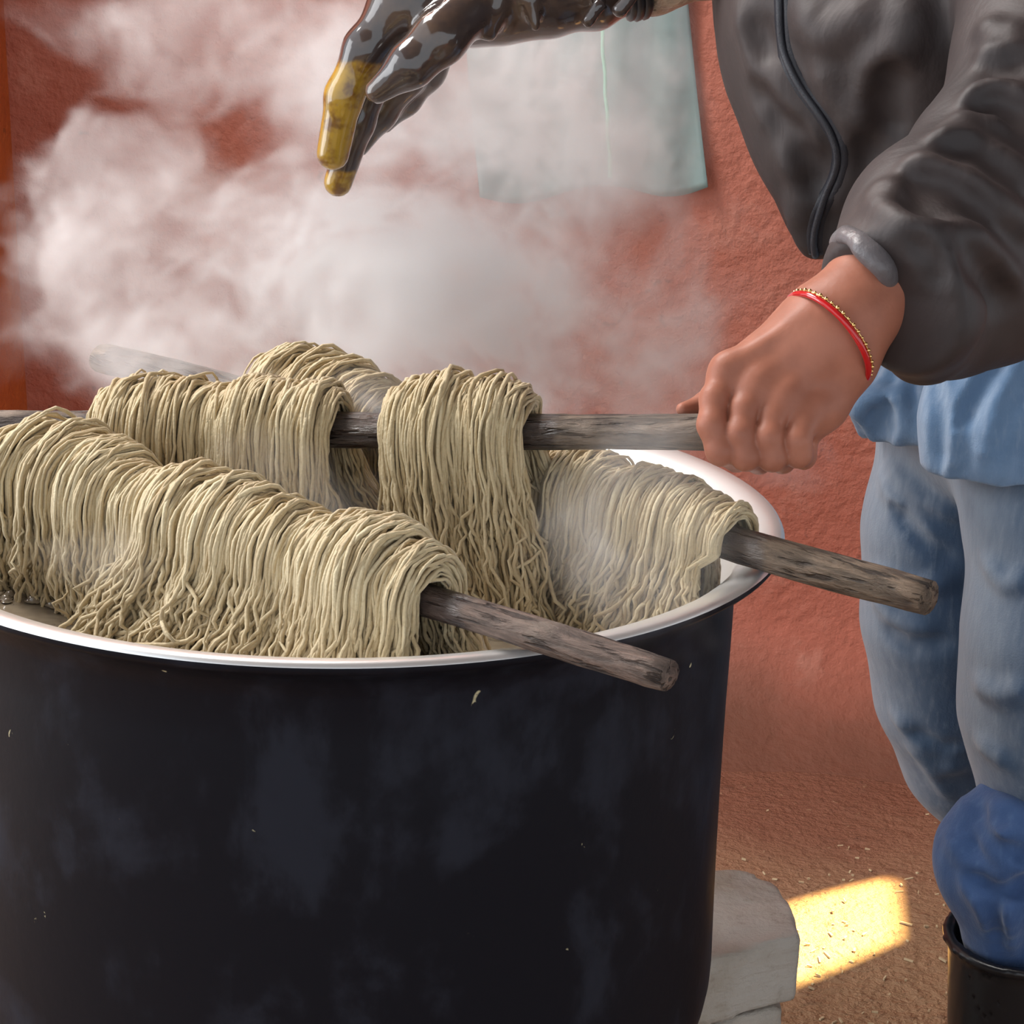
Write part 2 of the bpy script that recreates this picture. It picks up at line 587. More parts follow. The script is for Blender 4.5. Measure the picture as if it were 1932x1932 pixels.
xl = at(38, 150, WALL_Y)[0]
V, Q = uneven_slab(30, 60, lambda a, b: (xl - .012 + .012 * math.sin(4 * b * 2.6 + 5 * a), WALL_Y + .02 - .42 * a, 2.6 * b))
n0 = len(V)
V2, Q2 = uneven_slab(6, 60, lambda a, b: (xl - .3 * a, WALL_Y - .40, 2.6 * b))
wl = mesh_obj('wall_left', *join([(V, Q), (V2, Q2)]), M['pillar'])
tag(wl, 'return of the plaster wall with warm light painted in orange', kind='structure')

# unseen roof added to shade the hearth; its gap shapes the sun patch
patch = [atz(1478, 1712, 0), atz(1684, 1654, 0), atz(1690, 1772, 0), atz(1478, 1858, 0)]
RZ = 2.6
hole = [np.array(p) + np.array(SUN_DIR) * ((RZ - p[2]) / SUN_DIR.z) for p in patch]
outer = [(-1.4, 1.6, RZ), (6.2, 1.6, RZ), (6.2, -3.3, RZ), (-1.4, -3.3, RZ)]
V = [tuple(p) for p in outer] + [tuple(p) for p in hole]
o = mesh_obj('shade_roof', V, [(0, 1, 5, 4), (1, 2, 6, 5), (2, 3, 7, 6), (3, 0, 4, 7)], M['roof'], smooth=False)
tag(o, 'unseen roof added to shade the hearth, gap shaped for the sun patch', kind='structure')
md = o.modifiers.new('thickness', 'SOLIDIFY'); md.thickness = .004; md.offset = 1

# ------------------------------------------------------------------ plastic sheet on the wall
sheet = thing('plastic_sheet', tuple(at(1100, 370, WALL_Y - .03)), 'pale teal plastic sheet hung on the orange wall behind the steam', 'sheet')
def _sh(a, b):
    # a: left..right, b: top..bottom
    xt = 850 + (1268 - 850) * a; xb = 905 + (1336 - 905) * a
    yb = 372 + 14 * math.sin(a * 9) - 30 * max(0, a - .8) * 5 * .3 - 16 * a
    px = xt + (xb - xt) * b ** 1.2; py = -330 + (yb + 330) * b
    y = WALL_Y - .022 - .010 * math.sin(a * 9 + b * 3) * b - .003 * math.sin(a * 31 + 8 * b)
    return at(px, py, y)
V, Q = uneven_slab(60, 50, _sh)
s1 = mesh_obj('sheet_panel', V, Q, M['plastic'], sheet)
md = s1.modifiers.new('thickness', 'SOLIDIFY'); md.thickness = .002
P = [at(1130 + 1.2 * math.sin(i * 1.3) + 22 * (i / 23), -40 + 375 * i / 23, WALL_Y - .052) for i in range(24)]
tag(mesh_obj('cord', *tube(P, [.0026 if i < 21 else .0034 for i in range(24)], 6), M['mint'], sheet), 'mint green cord hanging down the sheet')

# ------------------------------------------------------------------ pot
pot = thing('cooking_pot', (0, 0, .28), 'large round soot blackened cooking pot with bright metal rim full of yarn', 'pot')
ro = .2695
prof = [(0, .283)] + [(ro - .12 + .12 * math.sin(a), .403 - .12 * math.cos(a)) for a in np.linspace(0, math.pi / 2, 14)]
prof += [(ro, z) for z in np.linspace(.43, RIM - .034, 10)] + [(ro + .003, RIM - .026), (ro + .010, RIM - .018), (ro + .018, RIM - .012), (.2945, RIM - .0085), (.2990, RIM - .0075), (.3006, RIM - .0050), (.3004, RIM - .0028)]
V, Q = lathe(prof, 160)
th = np.arctan2(V[:, 1], V[:, 0])
k = 1 + .004 * np.sin(3 * th + 9 * V[:, 2]) + .0025 * np.sin(7 * th - 14 * V[:, 2])
kk = np.clip((RIM - .03 - V[:, 2]) / .08, 0, 1)
V[:, :2] *= (1 + (k - 1) * kk)[:, None]
mesh_obj('pot_body', V, Q, M['soot'], pot)['label'] = 'soot blackened outside'
prof = [(.3004, RIM - .0028), (.2994, RIM - .0008), (.2970, RIM + .0002), (.290, RIM - .0006), (.282, RIM - .0035), (.275, RIM - .0085), (.270, RIM - .016), (.267, RIM - .026)]
mesh_obj('rim', *lathe(prof, 160), M['steel'], pot)['label'] = 'bright metal rim'
prof = [(.267, RIM - .026), (.2665, RIM - .06), (.2655, .44), (.25, .36), (.2, .305), (0, .296)]
mesh_obj('inner_lining', *lathe(prof, 160), M['steel_in'], pot)['label'] = 'pale metal inside'

WATER = .662
n = 90
g = np.linspace(-.2645, .2645, n)
rr = np.linspace(0, .2648, 46); ta = np.linspace(0, 2 * np.pi, 120, endpoint=False)
V = [(0, 0, 0)]; Q = []
for i, r_ in enumerate(rr[1:]):
    for a in ta:
        x, y = r_ * math.cos(a), r_ * math.sin(a)
        boil = math.exp(-(((x + .21) / .07) ** 2 + ((y - .03) / .07) ** 2))
        z = .0012 * math.sin(70 * x + 20 * y) * math.sin(66 * y) + .0035 * boil * math.sin(130 * x + 2) * math.sin(150 * y + 40 * x)
        V.append((x, y, z))
nt = len(ta)
for k in range(nt): Q.append((0, 1 + k, 1 + (k + 1) % nt))
for i in range(len(rr) - 2):
    for k in range(nt):
        a = 1 + i * nt + k; b = 1 + i * nt + (k + 1) % nt
        Q.append((a, a + nt, b + nt, b))
water = mesh_obj('dye_water', V, Q, M['water'])
water.location = (0, 0, WATER)
tag(water, 'murky simmering water inside the blackened pot', 'water')
# bubbles at the simmering edge
parts = []
rs = np.random.RandomState(8)
for i in range(26):
    c = atz(rs.uniform(5, 205), rs.uniform(1112, 1168), WATER)
    if math.hypot(c[0], c[1]) > .255: continue
    r_ = rs.uniform(.002, .0062)
    pr = [(r_ * 1.35, 0), (r_ * 1.02, r_ * .12), (r_ * .86, r_ * .45), (r_ * .5, r_ * .72), (.0001, r_ * .82)]
    v, q = lathe(pr, 12)
    parts.append((v + np.array([c[0], c[1], .001]), q.tolist()))
bub = mesh_obj('bubbles', *join(parts), M['water'], None)
bub.parent = water
tag(bub, kind='stuff')

# ------------------------------------------------------------------ sticks
class Rod: pass
def make_rod(name, label, pts, radii, wet, seed, dry=(134, 112, 96)):
    """pts: control points in space; the stick bends gently through them"""
    pts = np.asarray(pts, float)
    L = np.concatenate([[0], np.cumsum(np.linalg.norm(np.diff(pts, axis=0), axis=1))])
    r = np.random.RandomState(seed)
    a = pts[0]; X = pts[-1] - pts[0]; tot = np.linalg.norm(X); X /= tot
    Yv = np.cross([0, 0, 1], X); Yv /= np.linalg.norm(Yv); Zv = np.cross(X, Yv)
    n = 64; sides = 14
    s = np.linspace(0, L[-1], n)
    C = np.stack([np.interp(s, L, pts[:, i]) for i in range(3)], 1)
    k = np.ones(9) / 9
    for i in range(3):
        pad = np.concatenate([C[:1, i] + (C[0, i] - C[1:5, i])[::-1] , C[:, i], 2 * C[-1, i] - C[-5:-1, i][::-1]])
        C[:, i] = np.convolve(pad, k, 'valid') if len(pad) == n + 8 else C[:, i]
    loc = np.stack([(C - a) @ X, (C - a) @ Yv, (C - a) @ Zv], 1)
    R = np.interp(s, np.linspace(0, L[-1], len(radii)), radii)
    th = np.linspace(0, 2 * np.pi, sides, endpoint=False)
    ph = r.rand(6) * 6.28
    rad = R[:, None] * (1 + .035 * np.sin(2 * th[None] + ph[0] + 9 * s[:, None]) + .03 * np.sin(3 * th[None] + ph[1] - 23 * s[:, None]) + .02 * np.sin(41 * s[:, None] + ph[2]) + .012 * r.normal(size=(n, sides)))
    rad[0] *= .965; rad[-1] *= .965
    V = np.stack([np.repeat(loc[:, :1], sides, 1), loc[:, 1:2] + rad * np.cos(th)[None], loc[:, 2:3] + rad * np.sin(th)[None]], -1).reshape(-1, 3)
    fs = [(i * sides + q, i * sides + (q + 1) % sides, (i + 1) * sides + (q + 1) % sides, (i + 1) * sides + q) for i in range(n - 1) for q in range(sides)]
    # sawn ends: slightly domed
    e = len(V)
    V = np.concatenate([V, [loc[0] + [-.002, 0, 0], loc[-1] + [.002, 0, 0]]])
    fs += [(e, (q + 1) % sides, q) for q in range(sides)] + [(e + 1, (n - 1) * sides + q, (n - 1) * sides + (q + 1) % sides) for q in range(sides)]
    fs = [f[::-1] for f in fs]
    o = mesh_obj(name, V, fs, mat_wood(name + '_wood', wet, dry))
    o.data.validate()
    bm = bmesh.new(); bm.from_mesh(o.data); bmesh.ops.recalc_face_normals(bm, faces=bm.faces); bm.to_mesh(o.data); bm.free()
    o.data.polygons.foreach_set('use_smooth', np.ones(len(o.data.polygons), dtype=bool))
    o.matrix_world = Matrix([[X[0], Yv[0], Zv[0], a[0]], [X[1], Yv[1], Zv[1], a[1]], [X[2], Yv[2], Zv[2], a[2]], [0, 0, 0, 1]])
    tag(o, label, 'stick', 'dyeing sticks across the pot')
    R_ = Rod()
    R_.a, R_.X, R_.tot = a, X, tot
    R_.c = lambda q: np.array([np.interp(q, s, C[:, i]) for i in range(3)])
    R_.r = lambda q: float(np.interp(q, s, R))
    R_.len = L[-1]
    def s_at_px(px):
        ss = np.linspace(0, L[-1], 500)
        pp = np.array([proj(R_.c(q))[0] for q in ss])
        return float(np.interp(px, pp, ss))
    R_.s = s_at_px
    return R_

# stick held by the hand
A0 = atz(-150, 806, RIM + .0140)
A1 = pt(1505, 818, 1.330)
A0 = A0 + np.array([0, 0, 0])
rodA = make_rod('dyeing_stick', 'weathered round stick held level above the pot by the bare hand', [A0, A1], [.0126, .0120], [(.14, .492)], 3, (134, 116, 100))
# front stick
B_left = atz(0, 882, RIM + .0125)
B_rim = atz(968, 1183, RIM + .0115)
dB = (B_rim - B_left); dB /= np.linalg.norm(dB)
def on_line(a, d, px):
    ts = np.linspace(-1, 2, 3000)
    xs = np.array([proj(a + d * q)[0] for q in ts])
    return a + d * float(np.interp(px, xs, ts))
B_end = on_line(B_left, dB, 1262)
B_st = B_left - dB * .12
rodB = make_rod('dyeing_stick', 'weathered stick resting on the pot rim with its sawn end against the black pot side', [B_st, B_end], [.0112, .0105, .0098, .0094], [(.10, .549)], 5, (132, 110, 98))
# right stick; the same one leaves the pot at the back left
C_rim = atz(1440, 1043, RIM + .0130)
C_end = pt(1752, 1128, depth_of(C_rim) - .065)
C_b = at(300, 700, .30)
C_s = at(192, 676, .365)
C_m = C_rim + (at(560, 765, .2) - C_rim) * 1.0
rodC = make_rod('dyeing_stick', 'weathered stick jutting out over the pot rim towards the blue jeans', [C_s, C_b, C_m, C_rim, C_end], [.0130, .0124, .0118, .0116], [(.02, .704)], 7, (142, 120, 100))

# ------------------------------------------------------------------ skeins
def skein(label, rod, s0, s1, thick, n, seed, fs=(0, .03), bs=(0, .03), fsplay=.035, bsplay=.035, yr=.00125, tail=.012, wob=1.0, bottom=None, clump=.5):
    """strands hung over a stick: from the water up, over and down the far side.
    fs/bs: shift along the stick of the two hanging ends (at its two edges)"""
    r = np.random.RandomState(seed)
    X = rod.X.copy()
    D = np.array([X[0], X[1], 0]); D /= np.linalg.norm(D)
    Nf = np.cross([0, 0, 1.], D)
    if Nf[1] > 0: Nf = -Nf
    U = np.array([0, 0, 1.])
    n = int(n * 1.75)
    u = np.linspace(-1, 1, n) + r.normal(size=n) * 1.5 / n
    u = np.clip(u, -1, 1)
    lay = r.rand(n) ** .6
    q = (s0 + s1) / 2 + u * (s1 - s0) / 2
    Cc = np.array([rod.c(x) for x in q]); Rr = np.array([rod.r(x) for x in q])
    ncl = max(3, int((s1 - s0) / .009))
    lump = np.interp(u, np.linspace(-1, 1, ncl), r.uniform(.72, 1.18, ncl))
    rho = Rr + .0022 + lay * thick * (.35 + .65 * np.sqrt(np.maximum(0, 1 - .93 * u * u))) * lump
    na, nh = 17, 24
    zb = (WATER - tail) if bottom is None else bottom
    ph = np.linspace(0, math.pi, na)
    cx = np.interp(u, np.linspace(-1, 1, ncl + 1), np.sort(np.linspace(-1, 1, ncl + 1) + r.normal(size=ncl + 1) * .03))
    ucl = (np.round((u + 1) / 2 * ncl) / ncl * 2 - 1) + r.normal(size=n) * .06
    du = (ucl - u) * (s1 - s0) / 2
    stray = np.where(r.rand(n, 1) < .07, 2.6, 1.0)
    def hang(front):
        t = np.linspace(0, 1, nh + 1)[1:][None]
        sg = 1 if front else -1
        q0 = rho; h0 = -rho * 0.0
        end = (zb - Cc[:, 2]) + r.normal(size=n) * .004
        sp = (fsplay if front else bsplay) * (.55 + .45 * lay) * (1 + .12 * r.normal(size=n))
        qq = q0[:, None] + sp[:, None] * t ** 1.7
        hh = h0[:, None] + (end - h0)[:, None] * t
        sh = fs if front else bs
        shift = (sh[0] + (sh[1] - sh[0]) * (u + 1) / 2)[:, None]
        ll = shift * t ** 1.4 + clump * du[:, None] * t
        w = np.minimum(1, t * 1.8) * stray
        for k, am in ((1.3, .0036), (3.1, .0022), (7.3, .0012), (13, .0007), (21, .0004)):
            ll = ll + wob * am * w * np.sin(k * 3.14 * t + r.rand(n, 1) * 6.28) * (.5 + r.rand(n, 1))
            qq = qq + wob * .8 * am * w * np.sin(k * 3.0 * t + r.rand(n, 1) * 6.28) * (.5 + r.rand(n, 1))
        return sg * qq, hh, ll
    qf, hf, lf = hang(True)
    qb, hb, lb = hang(False)
    qa = rho[:, None] * np.cos(ph)[None]; ha = rho[:, None] * np.sin(ph)[None] * 1.04
    jit = r.rand(n, 1) * 6.28
    la = np.sin(ph)[None] * (.0022 * stray * np.sin(2.2 * ph[None] + jit) + .0010 * np.sin(5 * ph[None] + 2 * jit))
    ra = 1 + np.sin(ph)[None] * (stray - 1) * .10 * r.rand(n, 1) + .045 * np.sin(3 * ph[None] + 3 * jit) * np.sin(ph)[None] + .025 * np.sin(9 * ph[None] + jit) * np.sin(ph)[None]
    qa = qa * ra; ha = ha * ra
    QQ = np.concatenate([qf[:, ::-1], qa, qb], 1); HH = np.concatenate([hf[:, ::-1], ha, hb], 1); LL = np.concatenate([lf[:, ::-1], la, lb], 1)
    P = Cc[:, None] + QQ[..., None] * Nf + HH[..., None] * U + LL[..., None] * D
    rad_ = np.hypot(P[..., 0], P[..., 1])                     # the pot wall holds the strands in
    lim = .260 - .006 * r.rand(n, 1)
    inside = P[..., 2] < RIM + .004
    k_ = np.where(inside & (rad_ > lim), lim / np.maximum(rad_, 1e-6), 1)
    k_[:, 1:-1] = (k_[:, :-2] + k_[:, 1:-1] + k_[:, 2:]) / 3
    P[..., 0] *= k_; P[..., 1] *= k_
    m = P.shape[1]
    T = np.gradient(P, axis=1); T /= np.linalg.norm(T, axis=2, keepdims=True)
    A = np.cross(T, D); A /= np.linalg.norm(A, axis=2, keepdims=True)
    B = np.cross(T, A)
    sides = 5
    th = np.linspace(0, 2 * np.pi, sides, endpoint=False)
    kk = np.linspace(0, 1, m)[None]
    rad = yr * (.75 + .55 * r.rand(n, 1)) * (1 + .22 * np.sin(kk * 60 + r.rand(n, 1) * 6.28) * np.sin(kk * 23 + r.rand(n, 1) * 6.28))
    V = P[:, :, None] + rad[..., None, None] * (A[:, :, None] * np.cos(th)[None, None, :, None] + B[:, :, None] * np.sin(th)[None, None, :, None])
    V = V.reshape(-1, 3)
    i, j, k = np.meshgrid(np.arange(n), np.arange(m - 1), np.arange(sides), indexing='ij')
    b0 = (i * m + j) * sides
    Q = np.stack([b0 + k, b0 + (k + 1) % sides, b0 + sides + (k + 1) % sides, b0 + sides + k], -1).reshape(-1, 4)
    tone = np.repeat(np.clip(.5 + .28 * r.normal(size=n), 0, 1), m * sides)
    o = mesh_obj('yarn_skein', V, Q, M['yarn'])
    at_ = o.data.attributes.new('tone', 'FLOAT', 'POINT')
    at_.data.foreach_set('value', tone.astype(np.float32))
    tag(o, label, 'yarn', 'wet skeins hung on the sticks')
    return recentre(o)

A_ = rodA.s; B_ = rodB.s; C_ = rodC.s
skein('cream yarn skein on the level stick, farthest from the hand', rodA, A_(195), A_(408), .0215, 150, 11, (0, .0), (0, .01), .02, .03)
skein('cream yarn skein on the level stick, middle one of three', rodA, A_(412), A_(640), .0215, 160, 12, (.0, .012), (.0, .04), .02, .04)
skein('cream yarn skein hanging long from the level stick, next to the bare hand', rodA, A_(742), A_(1000), .022, 230, 13, (.032, .028), (.045, .058), .012, .0, wob=1.25)
skein('cream yarn skein on the front stick, farthest from its sawn end', rodB, B_(28), B_(255), .030, 190, 14, (-.012, -.006), (.0, .02), -.010, .03)
skein('thin dark cream yarn skein on the front stick, second from the pot edge', rodB, B_(235), B_(330), .018, 70, 15, (0, .0), (.0, .01), .02, .03)
skein('broad tangled cream yarn skein in the middle of the front stick', rodB, B_(305), B_(612), .028, 290, 16, (-.035, -.01), (.0, .02), .034, .04, wob=1.6)
skein('cream yarn skein on the front stick, nearest its sawn end', rodB, B_(600), B_(822), .026, 210, 17, (-.012, -.004), (.0, .015), .022, .04)
skein('pale yarn skein rising behind the level stick, deep in steam', rodC, C_(505), C_(725), .032, 170, 18, (-.055, -.075), (0, .0), .02, .03)
skein('hazy cream yarn skein on the stick jutting towards the jeans, inner one', rodC, C_(1040), C_(1165), .020, 100, 19, (-.01, -.01), (0, .0), .006, .03)
skein('hazy cream yarn skein against the bright inner rim of the pot', rodC, C_(1150), C_(1392), .017, 190, 20, (-.022, -.014), (0, .0), .022, .02)

# ------------------------------------------------------------------ stones under the pot
def stone_mesh(name, plan, z0, z1, seed, label):
    """a rough block: plan polygon (world xy, counter-clockwise), faceted and chipped"""
    r = np.random.RandomState(seed)
    plan = np.asarray(plan, float)
    c = plan.mean(0)
    # signed distance of a convex polygon prism, chipped by noise planes
    nx = []
    for i in range(len(plan)):
        a, b = plan[i], plan[(i + 1) % len(plan)]
        e = b - a; nn = np.array([e[1], -e[0]]) / np.linalg.norm(e)
        nx.append((nn, nn @ a))
    def fn(P):
        d = np.maximum(z0 - P[..., 2], P[..., 2] - z1 - .004 * np.sin(P[..., 0] * 40 + seed) * np.sin(P[..., 1] * 33))
        for nn, k in nx:
            d = smax(d, P[..., 0] * nn[0] + P[..., 1] * nn[1] - k, .003)
        return d + .0016 * wav(P, seed, 45) + .0009 * wav(P, seed + 1, 170)
    lo = np.array([plan[:, 0].min() - .03, plan[:, 1].min() - .03, z0 - .02]); hi = np.array([plan[:, 0].max() + .03, plan[:, 1].max() + .03, z1 + .02])
    V, Q = surfnet(fn, lo, hi, .005)
    o = mesh_obj(name, V, Q, M['stone'])
    tag(o, label, 'stone', 'stones carrying the pot')
    return recentre(o)

ST = .277
pl = [atz(1513, 1772, ST), atz(1489, 1692, ST), atz(1462, 1652, ST), atz(1390, 1638, ST)]
pl = [p[:2] for p in pl] + [np.array([.05, .30]), np.array([.04, .10]), atz(1385, 1800, ST)[:2]]
stone_mesh('hearth_stone', pl, ST - .062, ST, 31, 'pale flat stone slab jutting out from under the black pot')
pl2 = [p * 1.0 for p in pl]
cc = np.mean(pl2, 0)
pl2 = [cc + (p - cc) * .93 + np.array([-.004, .0]) for p in pl2]
stone_mesh('hearth_stone', pl2, .0, ST - .070, 32, 'rough lower stone under the pale slab beside the black pot')
for sgn, ang, lab in ((1, 190, 'hearth stone under the left side of the black pot'), (2, 285, 'hearth stone under the front of the black pot')):
    a = math.radians(ang); cx, cy = .17 * math.cos(a), .17 * math.sin(a)
    pl3 = [(cx + .075 * math.cos(t + a), cy + .075 * math.sin(t + a)) for t in np.linspace(0, 2 * np.pi, 6, endpoint=False)]
    stone_mesh('hearth_stone', pl3, 0, ST, 40 + sgn, lab)

# litter of straw and chips on the earth
parts = []
rs = np.random.RandomState(21)
for i in range(110):
    px, py = rs.uniform(1395, 1850), 1480 + 450 * rs.rand() ** .7
    c = atz(px, py, .004)
    a = rs.uniform(0, 6.28); l = rs.uniform(.001, .0035) * (2.5 if rs.rand() < .1 else 1); w = rs.uniform(.0005, .0012)
    d = np.array([math.cos(a), math.sin(a), 0]) * l; e = np.array([-math.sin(a), math.cos(a), 0]) * w
    z = np.array([0, 0, rs.uniform(.001, .0025)]); zt = np.array([0, 0, rs.uniform(-.001, .002)])
    c[2] = _fz(c[0], c[1]) + .0003
    v = [c - d - e, c - d + e, c + d + e + zt, c + d - e + zt]
    v = v + [p + z for p in v]
    parts.append((np.array(v), [(3, 2, 1, 0), (4, 5, 6, 7), (0, 1, 5, 4), (1, 2, 6, 5), (2, 3, 7, 6), (3, 0, 4, 7)]))
tag(mesh_obj('straw_litter', *join(parts), M['straw'], smooth=False), 'pale straw chips scattered on the earth floor', 'litter', kind='stuff')

# ------------------------------------------------------------------ person
person = thing('person', (.55, .36, 0), 'person in dark brown zip jacket and blue jeans gripping a stick over the pot', 'person')

dr = lambda px: depth_of(rodA.c(rodA.s(px)))
D0 = dr(1420)
px2m = D0 / F

# --- bare hand and forearm
def hand_fn(P):
    k = .006
    rodr = .0128
    spec = [  # knuckle, mid of first bone, middle joint, under the stick, tip: (px, py, depth offset in m), radius in px
        [((1374, 702, -.002), (1348, 752, -.014), (1343, 802, -.021), (1360, 850, -.021), (1390, 864, .008), (1400, 842, .026)), (30, 27, 26.5, 27, 25, 20)],
        [((1430, 724, -.007), (1404, 772, -.018), (1396, 818, -.024), (1407, 860, -.022), (1432, 868, .008), (1440, 845, .027)), (30, 27, 26.5, 27, 25, 20)],
        [((1482, 748, -.008), (1456, 788, -.018), (1449, 826, -.024), (1457, 862, -.021), (1476, 868, .008), (1480, 845, .026)), (30, 27, 26.5, 26.5, 24, 20)],
        [((1532, 776, -.006), (1510, 806, -.016), (1503, 832, -.021), (1505, 856, -.018), (1516, 862, .006), (1518, 842, .022)), (28, 27, 26, 25, 22, 18)]]
    wr = pt(1572, 634, D0 + .010)
    back = None
    wrists = [pt(1524, 588, D0 + .004), pt(1552, 620, D0 - .006), pt(1582, 650, D0 - .006), pt(1606, 684, D0 + .002)]
    fingers = None
    for i, (pp, rr_) in enumerate(spec):
        pts = [pt(x, y, D0 + z) for x, y, z in pp]
        f = chain(P, pts, [q * px2m for q in rr_], .004)
        fingers = f if fingers is None else smin(fingers, f, .0008)
        mc = cap(P, wrists[i], pts[0], 33 * px2m, 30 * px2m)
        mc = smin(mc, cap(P, wrists[i] + _f * .014, pts[0] + _f * .014, 32 * px2m, 26 * px2m), .01)
        back = mc if back is None else smin(back, mc, .013)
    # knuckle bumps and tendons
    for (x, y, z), r_ in (((1366, 692, -.008), 16), ((1426, 718, -.015), 16), ((1478, 744, -.016), 15), ((1530, 772, -.013), 14)):
        back = smin(back, cap(P, pt(x, y, D0 + z), pt(x + 6, y - 5, D0 + z), r_ * px2m), .012)
    for a, b in (((1370, 694), (1520, 600)), ((1428, 716), (1545, 628)), ((1480, 742), (1570, 655))):
        back = smin(back, cap(P, pt(*a, D0 - .0105), pt(*b, D0 - .0125), 9 * px2m), .012)
    d = smin(back, fingers, .007)
    d = smin(d, chain(P, [pt(1368, 722, D0 - .004), pt(1424, 746, D0 - .011), pt(1474, 764, D0 - .012), pt(1518, 784, D0 - .009)], [24 * px2m, 24 * px2m, 23 * px2m, 20 * px2m], .006), .009)
    # heel of the hand on the little-finger side, palm on the stick
    d = smin(d, chain(P, [pt(1598, 700, D0 + .008), pt(1556, 770, D0 + .004), pt(1528, 806, D0 + .004)], [44 * px2m, 36 * px2m, 26 * px2m], .01), .014)
    # thumb along the far side of the stick
    th = chain(P, [pt(1470, 690, D0 + .030), pt(1400, 735, D0 + .036), pt(1340, 762, D0 + .034), pt(1288, 772, D0 + .022)], [32 * px2m, 28 * px2m, 25 * px2m, 13 * px2m], .008)
    d = smin(d, th, .008)
    # thumb nail
    # wrist and forearm
    fa = chain(P, [pt(1568, 636, D0 + .008), pt(1602, 596, D0 + .010), pt(1652, 540, D0 + .020), pt(1800, 390, D0 + .075)], [80 * px2m, 83 * px2m, 90 * px2m, .042], .012)
    fa2 = chain(P, [pt(1560, 628, D0 + .006), pt(1600, 590, D0 + .008)], [79 * px2m, 82 * px2m], .01)
    d = smin(d, smin(fa, fa2, .01), .018)
    return d
pts_ = [pt(x, y, D0 + z) for x, y in ((1255, 400), (1800, 905)) for z in (-.055, .10)]
lo = np.min(pts_, 0); hi = np.max(pts_, 0)
V1, Q1 = surfnet(hand_fn, lo, hi, .0014)

# --- the rest of the body (inside the clothes), head above the frame
SHN = at(1950, -330, .24); SHF = at(1700, -330, .58)            # near and far shoulder
ELB = at(1985, 170, .14)                                        # near elbow
NECK = (SHN + SHF) / 2 + np.array([-.02, 0, .05])
HIPN = at(1985, 800, .30); HIPF = at(1850, 800, .47)
HEAD = NECK + np.array([-.07, 0, .16])
bc2_ = at(2050, 1690, .49)
def body_fn(P):
    Q = P.copy(); c = (SHN + SHF) / 2
    d = None
    mid = (SHN + SHF) / 2; hip = (HIPN + HIPF) / 2
    d = smin(cap(P, SHN, SHF, .055), cap(P, mid + [0, 0, -.10], hip, .085, .06), .08)
    d = smin(d, cap(P, HIPN, HIPF, .055), .03)
    d = smin(d, chain(P, [SHN, ELB, pt(1790, 400, D0 + .075)], [.05, .04, .036], .02), .03)
    d = smin(d, chain(P, [SHF, at(1500, -170, .48), at(1260, -90, .40), at(1000, -20, .38)], [.05, .04, .036, .028], .02), .03)
    d = smin(d, chain(P, [HIPN, at(2035, 1250, .27), at(1990, 1700, .27), np.array([*at(1965, 1750, .27)[:2], .06])], [.055, .045, .04, .035], .02), .02)
    d = smin(d, chain(P, [HIPF, at(1800, 1200, .45), at(1950, 1600, .47), np.array([*bc2_[:2], .06])], [.055, .045, .038, .035], .02), .02)
    d = smin(d, chain(P, [mid, NECK, HEAD + [.01, 0, -.05]], [.07, .052, .05], .02), .03)
    h = ell(P, HEAD, (.092, .073, .112))
    h = smin(h, ell(P, HEAD + [-.045, 0, -.07], (.05, .05, .05)), .03)                  # jaw
    h = smin(h, cap(P, HEAD + [-.088, 0, 0], HEAD + [-.108, 0, -.032], .009, .014), .012)   # nose
    for s in (-1, 1):
        h = smin(h, ell(P, HEAD + [.01, s * .075, -.01], (.02, .009, .03)), .006)      # ears
        h = smax(h, -ell(P, HEAD + [-.095, s * .032, 0], (.016, .018, .012)), .012)    # eye sockets
        h = smin(h, ell(P, HEAD + [-.078, s * .032, 0], (.012, .013, .011)), .003)     # eyes
        h = smin(h, cap(P, HEAD + [-.092, 0, -.068], HEAD + [-.084, s * .02, -.068], .007, .004), .004)  # lips
    return smin(d, h, .025)
allp = np.array([SHN, SHF, ELB, HIPN, HIPF, HEAD + [0, 0, .13], at(980, -20, .38), at(2040, 1250, .27), at(1960, 1740, .47)])
lo = allp.min(0) - .12; hi = allp.max(0) + .12; lo[2] = .01
V2, Q2 = surfnet(body_fn, lo, hi, .009)
body = mesh_obj('body', np.concatenate([V1, V2]), np.concatenate([Q1, Q2 + len(V1)]), M['skin'], person)
body['label'] = 'bare hand and forearm gripping the stick'
hair_fn = lambda P: np.maximum(ell(P, HEAD + [.02, 0, .02], (.095, .085, .115)), -(P[..., 0] - HEAD[0] + .055) - .35 * (P[..., 2] - HEAD[2]))
V, Q = surfnet(hair_fn, HEAD - .15, HEAD + .15, .008)
mesh_obj('hair', V, Q, M['hair'], person)

